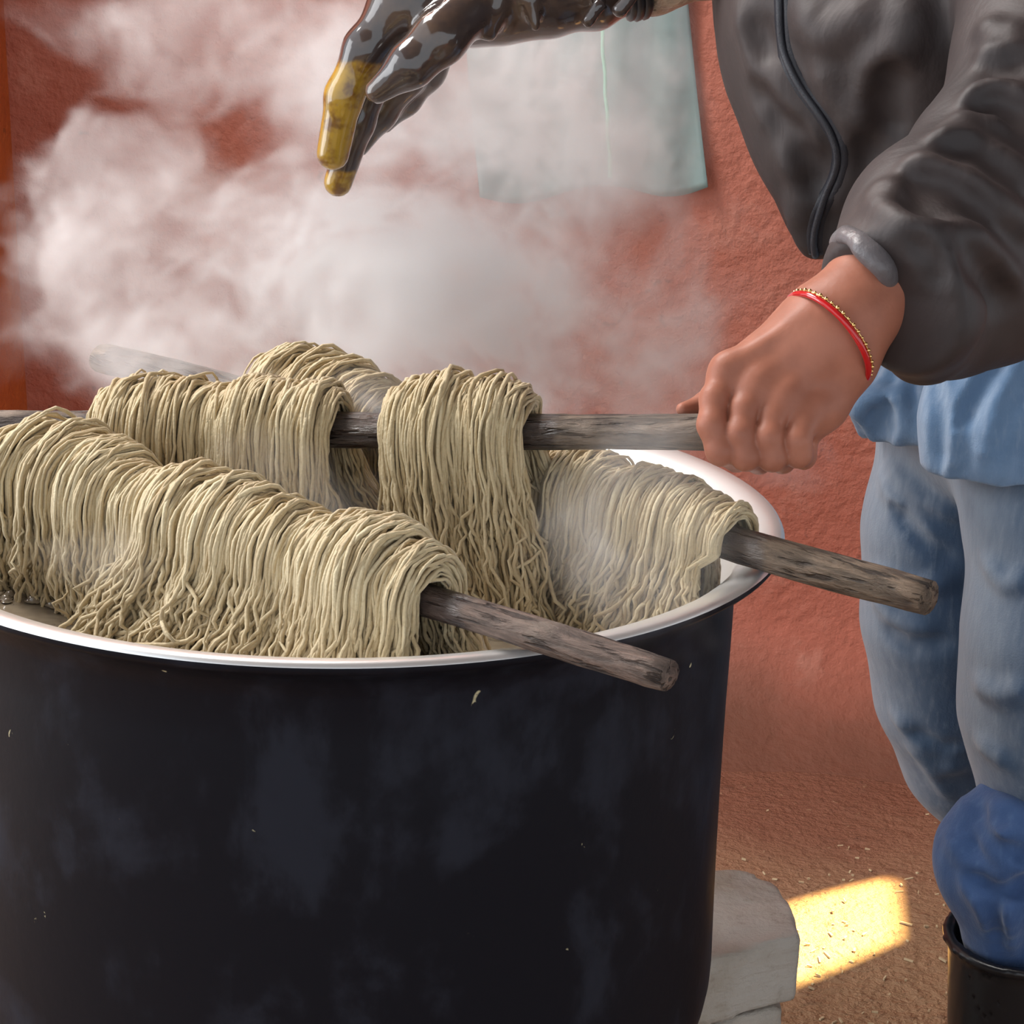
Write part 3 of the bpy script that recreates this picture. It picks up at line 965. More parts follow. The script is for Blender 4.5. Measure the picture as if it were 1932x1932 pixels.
# --- jacket
def jacket_fn(P):
    c0 = at(1560, -420, .41); c1 = at(1700, 40, .41); c2 = at(1775, 300, .41); c3 = at(1815, 560, .41)
    S = np.array([1, .74, 1], np.float32)          # wider from side to side than front to back
    Ps = (P - c1.astype(np.float32)) * S
    z_ = lambda c: (c - c1) * np.array([1, .74, 1])
    r_ = 1 / 1.0
    d = chain(Ps, [z_(c0), z_(c1), z_(c2), z_(c3)], [.118, .137, .128, .121], .05)
    d = smin(d, cap(P, SHN, SHF, .075), .06)
    # bulge of the hanging front edge
    d = smin(d, chain(P, [at(1470, 60, .34), at(1540, 260, .32), at(1590, 440, .32)], [.028, .030, .026], .02), .05)
    # open hem
    hem = at(1560, 505, .30)[2]
    slope = P[..., 2] - hem - .045 * np.clip((P[..., 0] - .33) / .3, -.2, 1.2)
    d = smax(d, -slope, .012)
    w = wav(P * np.array([1, 1, .55], np.float32), 3, 26) * .0045 + wav(P, 4, 60) * .0018
    # soft folds falling across the front
    d = d + w
    for q, r_ in TFOLDS:
        d = smin(d, chain(P, q, [r_ * .5] + [r_] * (len(q) - 2) + [r_ * .5], .006), .016)
    for q, r_ in TDENTS:
        d = smax(d, -chain(P, q, [r_ * .5] + [r_] * (len(q) - 2) + [r_ * .5], .006), .014)
    # collar at the neck
    d = smin(d, chain(P, [NECK + [.03, 0, -.04], NECK + [.015, 0, .01]], [.07, .066], .01), .03)
    # near sleeve: upper arm, elbow, loose forearm
    E0 = at(1664, 520, -.030)
    AX = [SHN + [0, -.01, 0], at(1985, -60, .20), at(1990, 160, .14), at(1885, 300, .08), at(1762, 425, .015), E0]
    sl = chain(P, AX, [.078, .064, .066, .052, .050, .041], .03)
    # slack cloth hanging under the forearm
    sl = smin(sl, chain(P, [at(1935, 400, .10), at(1850, 500, .06), at(1790, 545, .035), at(1775, 618, .025)], [.070, .062, .050, .030], .03), .03)
    sl = smin(sl, chain(P, [at(1732, 500, -.050), at(1736, 590, -.050), at(1748, 650, -.020)], [.036, .033, .024], .02), .03)
    ax = E0 - at(1885, 300, .08); ax /= np.linalg.norm(ax)
    sl = sl + .0028 * wav(P, 9, 34) + .0012 * wav(P, 10, 80)
    for q, r_ in FOLDS:
        sl = smin(sl, chain(P, q, [r_ * .6] + [r_] * (len(q) - 2) + [r_ * .5], .005), .011)
    for q, r_ in DENTS:
        sl = smax(sl, -chain(P, q, [r_ * .5] + [r_] * (len(q) - 2) + [r_ * .5], .006), .014)
    # open end of the sleeve round the forearm
    e = at(1634, 540, -.04)
    tt = (P - e.astype(np.float32)) @ ax.astype(np.float32)
    up = np.clip((P[..., 2] - e[2]) / .05, -1, 1)
    sl = smax(sl, tt - .004 - .015 * np.clip(-up, 0, 1), .005)
    d = smin(d, sl, .012)
    # far sleeve towards the glove
    fs_ = chain(P, [SHF, at(1560, -190, .50), at(1390, -165, .42)], [.072, .055, .048], .02)
    d = smin(d, fs_, .03)
    return d
allp = np.array([SHN, SHF, NECK, at(2030, 360, .15), at(1770, 720, .07), at(1600, 500, .03), at(1815, 660, .41), at(1280, -60, .40), at(1400, 0, .2), at(1400, -300, .6)])
lo = allp.min(0) - .10; hi = allp.max(0) + .10
lo[1] = min(lo[1], -.15)
FOLDS, DENTS, TFOLDS, TDENTS = [], [], [], []
V, Q = surfnet(jacket_fn, lo, hi, .0085)
bvh = BVHTree.FromPolygons([tuple(v) for v in V], Q.tolist())
def on_surf(px, py, lift=0.):
    v = ray(px, py); v = v / np.linalg.norm(v)
    hit, nrm, _, dist = bvh.ray_cast(Vector(CAM), Vector(v))
    if hit is None: return None
    return np.array(hit) + np.array(nrm if nrm.dot(Vector(v)) < 0 else -nrm) * lift
cr = lambda x, y: (1300 + x * .3933, y * .3933)
def surf_line(pts, lift):
    pts = np.array([cr(*p) for p in pts], float)
    k = np.linspace(0, len(pts) - 1, 3 * len(pts))
    out = []
    for x, y in zip(np.interp(k, range(len(pts)), pts[:, 0]), np.interp(k, range(len(pts)), pts[:, 1])):
        h = on_surf(x, y, lift)
        if h is not None and (not out or np.linalg.norm(h - out[-1]) < .05): out.append(h)
    return out
for pts, r_ in (([(1345, 490), (1420, 440), (1500, 430), (1620, 480)], .008), ([(1285, 610), (1350, 575), (1430, 560), (1490, 590)], .007),
                ([(1200, 665), (1330, 665), (1500, 770), (1640, 880)], .0085), ([(1070, 800), (1160, 800), (1300, 860), (1450, 960), (1640, 1090)], .0085),
                ([(890, 935), (960, 910), (1040, 930), (1170, 1000), (1215, 1050), (1150, 1085)], .0065), ([(880, 980), (1000, 1040), (1130, 1150), (1205, 1270), (1215, 1400), (1160, 1540)], .007),
                ([(1330, 1100), (1450, 1220), (1560, 1380)], .008), ([(1420, 250), (1500, 260), (1600, 220)], .008), ([(1040, 1300), (1060, 1500), (1040, 1640)], .006), ([(1420, 130), (1500, 170), (1600, 150)], .007)):
    q = surf_line(pts, -.0015)
    if len(q) > 2: FOLDS.append((q, r_))
for pts, r_ in (([(1080, 950), (1140, 985), (1190, 1025)], .0075), ([(1240, 720), (1380, 720), (1520, 830)], .006), ([(1090, 870), (1250, 900), (1400, 1000)], .006), ([(1090, 1160), (1170, 1270), (1180, 1380)], .006),
                ([(1340, 1220), (1420, 1330), (1520, 1470)], .007), ([(1390, 520), (1500, 500), (1600, 560)], .006), ([(1430, 340), (1520, 330), (1600, 300)], .006)):
    q = surf_line(pts, .0035)
    if len(q) > 2: DENTS.append((q, r_))
tf, td = [], []
for dst, lift, spec in ((tf, -.0045, (([(250, 60), (300, 220), (350, 400), (370, 560)], .007), ([(540, 60), (640, 180), (760, 110), (860, 60)], .009), ([(1045, 20), (1035, 180), (930, 310), (890, 450), (880, 620)], .010),
                                   ([(420, 330), (480, 480), (560, 600), (600, 680)], .007), ([(470, 760), (540, 860), (560, 1000)], .007), ([(780, 640), (800, 760), (760, 880), (720, 960)], .006), ([(640, 330), (700, 470), (800, 600)], .007), ([(520, 1000), (530, 1100), (580, 1200)], .006))),
                        (td, .0062, (([(330, 420), (420, 560), (560, 660)], .006), ([(980, 330), (940, 480), (960, 640)], .009), ([(540, 720), (590, 800), (600, 900)], .006), ([(330, 100), (380, 240)], .006), ([(860, 680), (860, 760), (810, 900)], .006)))):
    for pts, r_ in spec:
        q = surf_line(pts, lift)
        if len(q) > 2: dst.append((q, r_))
TFOLDS, TDENTS = tf, td
V, Q = surfnet(jacket_fn, lo, hi, .0036)
jacket = mesh_obj('jacket', V, Q, M['jacket'], person)
jacket['label'] = 'dark brown windbreaker with a long front zip'
bvh = BVHTree.FromPolygons([tuple(v) for v in V], Q.tolist())
def on_surf(px, py, lift=0.):
    v = ray(px, py); v = v / np.linalg.norm(v)
    hit, nrm, _, dist = bvh.ray_cast(Vector(CAM), Vector(v))
    if hit is None: return None
    return np.array(hit) + np.array(nrm if nrm.dot(Vector(v)) < 0 else -nrm) * lift

zl = [(1462, -330), (1466, -240), (1470, -150), (1472, -70), (1473, 0), (1475, 79), (1489, 130), (1520, 181), (1559, 228), (1583, 275), (1584, 315), (1567, 354), (1544, 401), (1534, 452), (1540, 480)]
zl = np.array(zl, float)
tt = np.linspace(0, len(zl) - 1, 80)
zx = np.interp(tt, range(len(zl)), zl[:, 0]); zy = np.interp(tt, range(len(zl)), zl[:, 1])
ker = np.ones(7) / 7
zx[3:-3] = np.convolve(zx, ker, 'valid'); zy[3:-3] = np.convolve(zy, ker, 'valid')
def strip(off, lift, rad, sides=6):
    P = []
    for x, y in zip(zx, zy):
        h = on_surf(x + off, y, lift)
        if h is not None and (not P or np.linalg.norm(h - P[-1]) < .06): P.append(h)
    P = np.array(P)
    for _ in range(3): P[1:-1] = (P[:-2] + 2 * P[1:-1] + P[2:]) / 4
    return tube(P, rad, sides)
zp = mesh_obj('zipper', *strip(0, .0018, .0030, 8), M['zip_coil'], jacket)
for off, rad in ((-7, .0058), (8, .0058)):
    mesh_obj('zip_tape', *strip(off, -.0044, rad, 8), M['jacket_trim'], zp)
# turned-back grey cuff
cc_ = pt(1634, 508, D0 + .016)
f1_ = (pt(1682, 566, D0 + .022) - pt(1586, 450, D0 + .010)) / 2
f2_ = pt(1634 + 20, 508 - 8, D0 - .020) - cc_
th = np.linspace(0, 2 * np.pi, 40, endpoint=False)
Pc = np.array([cc_ + f1_ * math.cos(a) * (1 + .03 * math.sin(7 * a)) + f2_ * math.sin(a) * (1 + .05 * math.sin(5 * a + 1)) for a in th])
adir = pt(1700, 470, D0 + .045) - pt(1634, 540, D0 + .016); adir /= np.linalg.norm(adir)
def cuff_band(P):
    d = chain(P, list(Pc) + [Pc[0]], [.0042] * 41, .002)
    d = smin(d, chain(P, [q + adir * .007 for q in Pc] + [Pc[0] + adir * .007], [.0046] * 41, .002), .006)
    return d + .0013 * wav(P, 61, 110) + .0007 * wav(P, 62, 260)
V, Q = surfnet(cuff_band, Pc.min(0) - .025, Pc.max(0) + .025, .0018)
mesh_obj('cuff', V, Q, M['cuff'], jacket)['label'] = 'pale grey turned cuff'

# --- shirt tails under the jacket
def fold_lines(fn, lo, hi, spec, lift):
    V, Q = surfnet(fn, lo, hi, .009)
    b = BVHTree.FromPolygons([tuple(v) for v in V], Q.tolist())
    res = []
    for pts, r_ in spec:
        pts = np.array(pts, float)
        k = np.linspace(0, len(pts) - 1, 3 * len(pts))
        out = []
        for x, y in zip(np.interp(k, range(len(pts)), pts[:, 0]), np.interp(k, range(len(pts)), pts[:, 1])):
            v = ray(x, y); v = Vector(v / np.linalg.norm(v))
            hit, nrm, _, _ = b.ray_cast(Vector(CAM), v)
            if hit is None: continue
            h_ = np.array(hit) + np.array(nrm if nrm.dot(v) < 0 else -nrm) * lift
            if not out or np.linalg.norm(h_ - out[-1]) < .05: out.append(h_)
        if len(out) > 2: res.append((out, r_))
    return res
def with_folds(fn, ridges, dents, kr=.012, kd=.010):
    def g_(P):
        d = fn(P)
        for q, r_ in ridges: d = smin(d, chain(P, q, [r_ * .5] + [r_] * (len(q) - 2) + [r_ * .4], .005), kr)
        for q, r_ in dents: d = smax(d, -chain(P, q, [r_ * .4] + [r_] * (len(q) - 2) + [r_ * .4], .005), kd)
        return d
    return g_
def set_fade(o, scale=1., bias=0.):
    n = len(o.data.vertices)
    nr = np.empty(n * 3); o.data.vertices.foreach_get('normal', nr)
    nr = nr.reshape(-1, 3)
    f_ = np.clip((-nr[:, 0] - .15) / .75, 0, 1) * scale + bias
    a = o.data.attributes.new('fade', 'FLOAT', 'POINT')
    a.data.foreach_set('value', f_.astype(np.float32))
def shirt_fn(P):
    c = at(1800, 770, .40)
    q = (P - c.astype(np.float32)) * np.array([1, .80, 1], np.float32)
    top = (at(1850, 420, .40) - c) * [1, .8, 1]; bot = (at(1800, 900, .40) - c) * [1, .8, 1]
    d = chain(q, [top, bot], [.080, .086], .03)
    d = smin(d, cap(P, at(1700, 775, .36), at(1612, 772, .34), .040, .010), .03)
    ang = np.arctan2(P[..., 1] - c[1], P[..., 0] - c[0])
    d = d + .0035 * np.sin(ang * 26 + 1.5 * wav(P, 5, 20)) * np.clip((.80 - P[..., 2]) / .1, .3, 1) + .002 * wav(P, 6, 50)
    hem = at(1740, 882, .27)[2]
    d = smax(d, hem - P[..., 2] + .008 * np.sin(P[..., 0] * 30), .006)
    # near tail hangs lower, over the near hip
    t = chain((P - at(1930, 760, .24).astype(np.float32)) * np.array([1, 1.5, 1], np.float32), [(at(1905, 600, .24) - at(1930, 760, .24)), (at(1900, 780, .24) - at(1930, 760, .24)), (at(1905, 950, .24) - at(1930, 760, .24))], [.035, .062, .066], .03)
    t = t + .0035 * np.sin(P[..., 0] * 150 + 2 * wav(P, 11, 18)) * .8 + .002 * wav(P, 12, 40)
    t = smax(t, at(1840, 914, .20)[2] - P[..., 2], .005)
    return smin(d, t, .006)
lo = np.min([at(1580, 900, .15), at(2100, 960, .1), at(1580, 560, .6)], 0) - .05; hi = np.max([at(2120, 330, .6), at(2000, 900, .2)], 0) + .05
lo[1] = .1; hi[1] = .62
rid = fold_lines(shirt_fn, lo, hi, [([(1625, 740), (1660, 790), (1672, 850)], .005), ([(1660, 735), (1690, 800), (1700, 860)], .005), ([(1700, 740), (1715, 800), (1730, 860)], .005), ([(1640, 760), (1650, 800)], .004), ([(1600, 770), (1640, 752), (1700, 756)], .004),
    ([(1930, 650), (1880, 760), (1850, 880)], .006), ([(1900, 640), (1840, 720), (1800, 800), (1790, 890)], .006), ([(1932, 760), (1900, 860), (1890, 905)], .005)], -.001)
den = fold_lines(shirt_fn, lo, hi, [([(1920, 625), (1860, 720), (1815, 800)], .006), ([(1765, 700), (1770, 800), (1772, 880)], .005), ([(1675, 760), (1682, 840)], .004), ([(1645, 770), (1655, 840)], .004)], .0025)
V, Q = surfnet(with_folds(shirt_fn, rid, den), lo, hi, .0038)
sh_o = mesh_obj('shirt', V, Q, M['shirt'], person)
sh_o['label'] = 'light blue shirt tails below the jacket'
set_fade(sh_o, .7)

# --- jeans
def jeans_fn(P):
    far = chain(P, [at(1850, 780, .44), at(1802, 1000, .43), at(1796, 1160, .43), at(1806, 1300, .44), at(1840, 1420, .46), at(1930, 1560, .48), at(2030, 1720, .49)], [.085, .0765, .076, .070, .062, .053, .046], .03)
    near = chain(P, [at(1990, 780, .30), at(2022, 960, .27), at(2034, 1060, .26), at(2012, 1200, .25), at(2008, 1330, .26), at(2020, 1450, .27), at(1990, 1600, .27)], [.085, .080, .076, .078, .079, .070, .058], .03)
    near = near + .003 * wav(P, 15, 24)
    far = far + .0028 * wav(P * np.array([1, 1, .5], np.float32), 16, 30)
    hip = cap(P, at(1960, 790, .32), at(1860, 790, .44), .088)
    return smin(smin(far, near, .006), hip, .02)
lo = np.min([at(1600, 1740, .35), at(2160, 1740, .15), at(1600, 700, .35)], 0) - .03; hi = np.max([at(2160, 700, .6), at(2160, 1700, .5)], 0) + .03
lo[1] = .12; hi[1] = .62; lo[2] = .12
rid = fold_lines(jeans_fn, lo, hi, [([(1665, 900), (1710, 975), (1775, 1040)], .006), ([(1680, 880), (1740, 940), (1830, 985)], .005), ([(1650, 1120), (1690, 1170), (1760, 1190)], .005), ([(1650, 1080), (1720, 1110), (1790, 1100)], .005),
    ([(1690, 1350), (1740, 1400), (1800, 1415)], .005), ([(1720, 1410), (1770, 1450), (1830, 1440)], .005), ([(1750, 1440), (1790, 1500)], .004), ([(1860, 1060), (1900, 1100), (1940, 1090)], .005), ([(1845, 1290), (1890, 1310), (1940, 1300)], .006), ([(1850, 1400), (1900, 1440)], .005)], -.0015)
den = fold_lines(jeans_fn, lo, hi, [([(1690, 960), (1740, 1020), (1800, 1060)], .006), ([(1670, 1190), (1720, 1220), (1790, 1210)], .005), ([(1720, 1380), (1780, 1410), (1840, 1400)], .005)], .003)
V, Q = surfnet(with_folds(jeans_fn, rid, den), lo, hi, .0042)
jeans = mesh_obj('jeans', V, Q, M['jeans'], person)
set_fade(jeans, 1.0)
jeans['label'] = 'faded blue denim trousers'
def cuff_fn(P):
    Yc = .24
    d = chain(P, [at(1842, 1596, Yc), at(1852, 1640, Yc), at(1905, 1672, Yc - .02), at(1990, 1660, Yc - .02)], [.034, .034, .036, .04], .02)
    d = smin(d, chain(P, [at(1856, 1548, Yc), at(1885, 1520, Yc), at(1905, 1560, Yc - .03), at(1985, 1590, Yc - .03)], [.026, .020, .024, .03], .012), .008)
    d = smin(d, chain(P, [at(1880, 1560, Yc - .03), at(1900, 1585, Yc - .04), at(1960, 1600, Yc - .03)], [.018, .020, .02], .008), .006)
    d = smin(d, chain(P, [at(1960, 1560, Yc + .02), at(1955, 1680, Yc + .02), at(1960, 1800, Yc + .02)], [.055, .058, .052], .02), .02)
    d = smin(d, chain(P, [at(1875, 1690, Yc), at(1900, 1760, Yc), at(1925, 1830, Yc)], [.030, .030, .028], .02), .02)
    return d + .0028 * wav(P, 25, 42) + .0012 * wav(P, 26, 95)
lo = np.min([at(1740, 1860, .2), at(2100, 1860, .2)], 0) - .04; hi = np.max([at(2100, 1460, .3), at(1900, 1460, .36)], 0) + .04
lo[1] = .12; hi[1] = .40
rid = fold_lines(cuff_fn, lo, hi, [([(1795, 1580), (1825, 1625), (1880, 1648), (1940, 1622)], .006), ([(1850, 1560), (1862, 1582), (1900, 1600)], .005), ([(1820, 1660), (1855, 1710), (1880, 1770)], .005), ([(1900, 1650), (1895, 1720), (1910, 1790)], .005)], -.001)
den = fold_lines(cuff_fn, lo, hi, [([(1845, 1522), (1846, 1560), (1872, 1598), (1940, 1616)], .0075), ([(1862, 1538), (1885, 1542), (1900, 1546)], .003), ([(1840, 1660), (1880, 1690), (1940, 1670)], .006), ([(1870, 1700), (1885, 1780)], .005)], .002)
V, Q = surfnet(with_folds(cuff_fn, rid, den), lo, hi, .0033)
bh = mesh_obj('bunched_hem', V, Q, M['denim_cuff'], jeans)
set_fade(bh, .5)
bh['label'] = 'bright blue bunched trouser hem above the boot'

# --- boots
def make_boot(cx, cy, top, name, label, turn=0.):
    ct, st = math.cos(turn), math.sin(turn)
    def fn(P0):
        P = P0.copy()
        P[..., 0] = cx + (P0[..., 0] - cx) * ct + (P0[..., 1] - cy) * st
        P[..., 1] = cy - (P0[..., 0] - cx) * st + (P0[..., 1] - cy) * ct
        ax = np.array([cx, cy, top], np.float32)
        hh = (P[..., 2] - 0) / top
        r_ = .058 + .019 * np.clip(hh, 0, 1) ** 1.3
        dx, dy = P[..., 0] - cx, P[..., 1] - cy
        rad = np.sqrt(dx * dx + (dy * 1.04) ** 2)
        tilt = top + .10 * dx                                            # rim dips towards the toe side
        sh = smax(rad - r_, P[..., 2] - tilt, .004)
        foot = chain((P - np.array([cx, cy, .045], np.float32)) * np.array([1, 1.1, 1.05], np.float32), [np.array([.025, 0, .005]), np.array([-.07, 0, .0]), np.array([-.155, 0, -.008])], [.05, .047, .036], .02)
        d = smin(sh, foot, .03)
        rim = np.sqrt((rad - r_ - .001) ** 2 + (P[..., 2] - tilt + .004) ** 2) - .0045
        d = smin(d, rim, .003)
        d = smax(d, -smax(rad - r_ + .006, (top - .12) - P[..., 2], .004), .003)
        d = smax(d, .004 - P[..., 2], .003)
        sole = smax(smax(foot - .006, P[..., 2] - .022, .003), .003 - P[..., 2], .002)
        return smin(d, sole, .002)
    V, Q = surfnet(fn, (cx - .22, cy - .12, -.004), (cx + .11, cy + .22 * abs(st) + .11, top + .03), .0042)
    o = mesh_obj(name, V, Q, M['boot'], person)
    o['label'] = label
    return o
bc = at(1962, 1752, .25)
make_boot(bc[0], bc[1], bc[2], 'boot', 'black rubber boot with the bunched denim tucked in')
bc2 = at(2050, 1690, .49)
make_boot(bc2[0], bc2[1], min(bc2[2], .26), 'boot', 'black rubber boot of the far leg', -1.9)

# --- rubber glove on the far arm
GY = .38
g = lambda px, py, dy=0.: at(px, py, GY + dy)
GD = depth_of(g(760, 100)); gp = GD / F
fing = [([g(745, 22, -.03), g(690, 92, -.035), g(650, 180, -.035), g(628, 290, -.03)], [46, 40, 34, 30]),       # nearest finger, mustard
        ([g(770, 40, .0), g(715, 130, .0), g(676, 230, .005), g(638, 344, .01)], [44, 36, 31, 27]),
        ([g(800, 60, .03), g(760, 140, .035), g(712, 210, .04), g(676, 272, .045)], [46, 44, 38, 24]),
        ([g(830, 60, .05), g(800, 130, .055), g(760, 185, .06), g(725, 230, .065)], [46, 42, 36, 24])]
thumb = ([g(880, 20, -.045), g(830, 72, -.065), g(775, 122, -.072), g(712, 172, -.068)], [52, 46, 38, 23])
def glove_fn(P):
    d = None
    for pp, rr_ in fing:
        f = chain(P, pp, [q * gp for q in rr_], .008)
        d = f if d is None else smin(d, f, .006)
    palm = smin(chain(P, [g(790, -10, -.02), g(880, -10, -.01), g(960, -20, 0)], [84 * gp, 82 * gp, 80 * gp], .02),
                chain(P, [g(800, 10, .03), g(880, 0, .03)], [76 * gp, 74 * gp], .02), .03)
    d = smin(d, palm, .02)
    d = smin(d, chain(P, thumb[0], [q * gp for q in thumb[1]], .01), .009)
    arm = chain(P, [g(900, -25, 0), g(980, -34, 0), g(1090, -48, .005), g(1210, -66, .01)], [88 * gp, 98 * gp, 96 * gp, 90 * gp], .02)
    arm = arm + .0016 * np.sin((P @ np.array([1, .1, .3], np.float32)) * 130 + 1.5 * wav(P, 33, 20)) * np.clip((P[..., 0] - g(900, 0)[0]) / .03, 0, 1)
    d = smin(d, arm, .02)
    # folds of slack rubber
    for pts, r_ in (([(925, 66), (938, 20), (940, -20)], .005), ([(1010, 50), (1000, 0)], .004), ([(1110, 40), (1130, 10)], .005), ([(1170, 20), (1192, -10)], .006)):
        q = [g(x, y, -.045) for x, y in pts]
        d = smin(d, chain(P, q, [r_] * len(q), .004), .012)
    return d + .0006 * wav(P, 31, 50)
lo = np.min([g(560, 400, -.1), g(560, -180, -.1)], 0) - .02; hi = np.max([g(1230, -190, .12), g(1230, 300, .12)], 0) + .02
lo[1] = GY - .14; hi[1] = GY + .12; hi[0] = g(1212, 0)[0]
V, Q = surfnet(glove_fn, lo, hi, .003)
glove = mesh_obj('rubber_glove', V, Q, M['glove'], person)
glove['label'] = 'wet black rubber glove with mustard stained fingers'
P32 = V.astype(np.float32)
w = np.zeros(len(V))
f1 = chain(P32, fing[0][0], [q * gp for q in fing[0][1]], .008); f2 = chain(P32, fing[1][0], [q * gp for q in fing[1][1]], .008)
tdist = chain(P32, thumb[0], [q * gp for q in thumb[1]], .008)
ppx = np.array([proj(v) for v in V])
own1 = np.clip(1 - np.abs(f1) / .006, 0, 1) * np.clip((ppx[:, 1] - 85) / 60, 0, 1) * (tdist > .004)
own2 = np.clip(1 - np.abs(f2) / .006, 0, 1) * np.clip((ppx[:, 1] - 300) / 40, 0, 1)
w = np.maximum(own1, own2)
a_ = glove.data.attributes.new('mustard', 'FLOAT', 'POINT')
a_.data.foreach_set('value', w.astype(np.float32))
def gcuff_fn(P):
    a = g(1196, -62, .01); b = g(1345, -105, .02)
    d = cap(P, a, b, 92 * gp, 100 * gp)
    d = d + .004 * wav(P, 41, 50) + .002 * wav(P, 42, 120)
    ax = (b - a) / np.linalg.norm(b - a)
    t = (P - a.astype(np.float32)) @ ax.astype(np.float32)
    L = np.linalg.norm(b - a)
    d = smax(smax(d, -t, .003), t - L - .006 * np.sin(P[..., 2] * 120), .003)
    return smax(d, -(cap(P, a, b + ax * .1, 84 * gp, 92 * gp)), .002)
lo = g(1190, 60, -.09); hi = g(1370, -240, .12); lo = np.minimum(lo, hi) ; lo2 = np.minimum(g(1190, 60, -.09), g(1190, 60, .12)); hi2 = np.maximum(g(1375, -240, -.09), g(1375, -240, .12))
V, Q = surfnet(gcuff_fn, lo2 - .01, hi2 + .01, .003)
mesh_obj('glove_cuff', V, Q, M['glove_cuff'], glove)['label'] = 'crinkled translucent glove cuff'
tb = []
for k_, (x, r_) in enumerate(((1196, 88), (1208, 92), (1222, 93))):
    c = g(x, -62 - k_ * 4, .01)
    tb.append(tube([c + np.array([.001 * math.sin(5 * a), math.cos(a) * r_ * gp * 1.03, math.sin(a) * r_ * gp * 1.03]) for a in np.linspace(0, 6.283, 40, endpoint=False)], .0042, 8, closed=True))
mesh_obj('cuff_band', *join(tb), M['boot'], glove)['label'] = 'black band binding the glove cuff'

# --- bangle
c = pt(1561, 640, D0 + .004)
e1 = (pt(1628, 722, D0 + .004) - pt(1494, 559, D0 + .004)) / 2
e2 = pt(1561 + 38, 640 - 26, D0 - .031) - c
th = np.linspace(0, 2 * np.pi, 72, endpoint=False)
ringP = np.array([c + e1 * math.cos(a) * 1.0 + e2 * math.sin(a) for a in th])
bangle = mesh_obj('bangle', *tube(ringP, .0021, 10, closed=True), M['red_glass'], person)
bangle['label'] = 'thin red glass bangle with gold beads on the bare wrist'
up = (pt(1600, 610, D0) - pt(1580, 630, D0)); up /= np.linalg.norm(up)
parts = []
for i in range(46):
    a = i / 46 * 2 * math.pi
    q = c + e1 * math.cos(a) * 1.01 + e2 * math.sin(a) * 1.02 + up * .0028
    rr_ = .0013 * (1.15 if i % 3 else .9)
    pr = [(.00001, -rr_), (rr_ * .7, -rr_ * .7), (rr_, 0), (rr_ * .7, rr_ * .7), (.00001, rr_)]
    v, f = lathe(pr, 7)
    parts.append((v + q, f.tolist()))
parts.append(tube(np.array([c + e1 * math.cos(a) * 1.0 + e2 * math.sin(a) + up * .0028 for a in th]), .0006, 6, closed=True))
bd = mesh_obj('gold_beads', *join(parts), M['gold'], bangle)
tag(bd, kind='stuff')

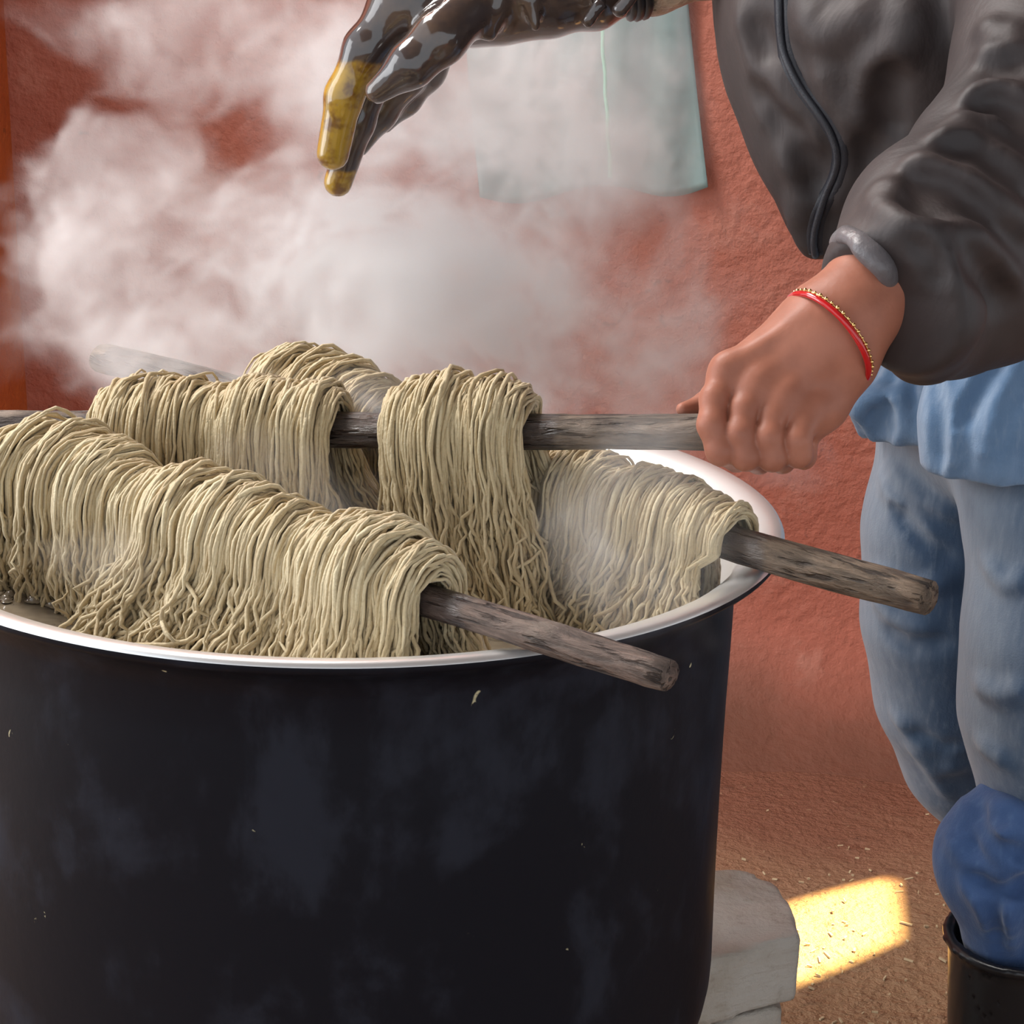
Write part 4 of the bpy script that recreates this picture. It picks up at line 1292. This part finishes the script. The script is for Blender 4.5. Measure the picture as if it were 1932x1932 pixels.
# ------------------------------------------------------------------ steam
def make_steam():
    blobs = [  # px, py, Y, radius x px, radius y px, radius Y m, density, softness
        (820, 590, .52, 480, 280, .27, 1.3, 1.7),
        (960, 200, .58, 290, 250, .22, 1.15, 1.8),
        (1210, 230, .60, 150, 220, .12, .55, 1.6),
        (170, 400, .55, 150, 220, .16, .48, 7.0),
        (420, 410, .55, 190, 150, .16, .48, 6.0),
        (350, 620, .45, 320, 170, .18, .48, 2.5),
        (330, 690, .25, 260, 100, .08, .95, 1.6),
        (690, 740, .17, 420, 100, .08, 1.1, 1.5),
        (715, 880, .13, 130, 130, .07, 1.5, 1.6),
        (330, 10, .62, 360, 100, .12, .34, 3.5),
        (640, 110, .62, 230, 190, .18, .65, 3.0),
        (1230, 580, .52, 170, 260, .16, .55, 2.0),
        (1255, 1020, -.17, 180, 150, .06, .62, 1.4),
        (640, 725, .125, 190, 60, .045, 1.2, 1.6),
        (1440, 890, .25, 90, 120, .08, .40, 1.2),
        (600, 900, -.02, 260, 110, .05, .42, 1.3),
        (190, 1060, -.10, 170, 90, .05, .50, 1.3),
    ]
    lo = np.array([at(-120, 500, .6)[0], -.26, WATER + .005]); hi = np.array([.46, .98, 1.42])
    h = .0038
    res = [int(x) for x in np.ceil((hi - lo) / h)]
    ng = bpy.data.node_groups.new('steam_field', 'GeometryNodeTree')
    ng.interface.new_socket('Geometry', in_out='OUTPUT', socket_type='NodeSocketGeometry')
    t = NT(ng)
    out = ng.nodes.new('NodeGroupOutput')
    P = t.n('GeometryNodeInputPosition').outputs[0]
    vm = lambda op, a, b=None: t.n('ShaderNodeVectorMath', {0: a, **({1: b} if b is not None else {})}, operation=op)
    # swirling displacement of the field
    def noisec(v, sc, det):
        nd = t.n('ShaderNodeTexNoise', {'Vector': v, 'Scale': sc, 'Detail': det, 'Roughness': .55})
        return nd.outputs['Color'], nd.outputs[0]
    c1, _ = noisec(P, 3.6, 1.0)
    w1 = vm('MULTIPLY', vm('SUBTRACT', c1, (.5, .5, .5)).outputs[0], (.20, .20, .20)).outputs[0]
    P1 = vm('ADD', P, w1).outputs[0]
    c2, _ = noisec(P1, 11.0, 1.0)
    w2 = vm('MULTIPLY', vm('SUBTRACT', c2, (.5, .5, .5)).outputs[0], (.11, .11, .11)).outputs[0]
    P2 = vm('ADD', P1, w2).outputs[0]
    _, n1 = noisec(P2, 7.0, 3.0)
    _, n2 = noisec(P2, 22.0, 4.0)
    nz = t.m('ADD', t.m('MULTIPLY', t.m('SUBTRACT', n1, .5), 1.7), t.m('MULTIPLY', t.m('SUBTRACT', n2, .5), 1.0))
    tot = None
    for px, py, Y, rx, ry, rY, dens, soft in blobs:
        c = at(px, py, Y); s = depth_of(c) / F
        q = vm('DIVIDE', vm('SUBTRACT', P1, tuple(c)).outputs[0], (rx * s, rY, ry * s)).outputs[0]
        ln = t.n('ShaderNodeVectorMath', {0: q}, operation='LENGTH').outputs['Value']
        e = t.m('MULTIPLY', t.m('ADD', t.m('SUBTRACT', 1.0, ln), nz), soft)
        e = t.n('ShaderNodeClamp', {0: e}).outputs[0]
        e = t.m('MULTIPLY', e, dens)
        tot = e if tot is None else t.m('MAXIMUM', tot, e)
    _, n3 = noisec(P2, 48.0, 2.0)
    _, n4 = noisec(P2, 12.0, 1.5)
    curl = t.ramp(t.m('ABSOLUTE', t.m('SUBTRACT', n4, .5)), .0, .10, 1.7, .55)      # thin curling sheets
    tot = t.m('MULTIPLY', tot, curl)
    tot = t.m('MULTIPLY', tot, t.ramp(n3, .3, .7, .6, 1.3))
    tot = t.m('MULTIPLY', tot, t.ramp(n2, .30, .66, .15, 1.35))
    vc = t.n('GeometryNodeVolumeCube', {'Density': tot, 'Background': 0.0, 'Min': tuple(lo), 'Max': tuple(hi),
                                       'Resolution X': res[0], 'Resolution Y': res[1], 'Resolution Z': res[2]})
    m = bpy.data.materials.new('white_steam')
    m.use_nodes = True
    mt = m.node_tree
    mt.nodes.clear()
    pv = mt.nodes.new('ShaderNodeVolumePrincipled'); mo = mt.nodes.new('ShaderNodeOutputMaterial')
    mt.links.new(pv.outputs[0], mo.inputs['Volume'])
    pv.inputs['Color'].default_value = (.985, .985, .985, 1)
    pv.inputs['Density'].default_value = STEAM
    pv.inputs['Anisotropy'].default_value = .15
    sm = t.n('GeometryNodeSetMaterial', {'Geometry': vc.outputs[0]})
    sm.inputs['Material'].default_value = m
    ng.links.new(sm.outputs[0], out.inputs[0])
    me = bpy.data.meshes.new('steam')
    me.from_pydata([tuple(lo), tuple(hi)], [(0, 1)], [])
    o = bpy.data.objects.new('steam', me)
    COL.objects.link(o)
    me.materials.append(m)
    md = o.modifiers.new('steam', 'NODES')
    md.node_group = ng
    tag(o, 'billowing white steam rising from the pot of yarn', 'steam', kind='stuff')
STEAM = 9.0
make_steam()
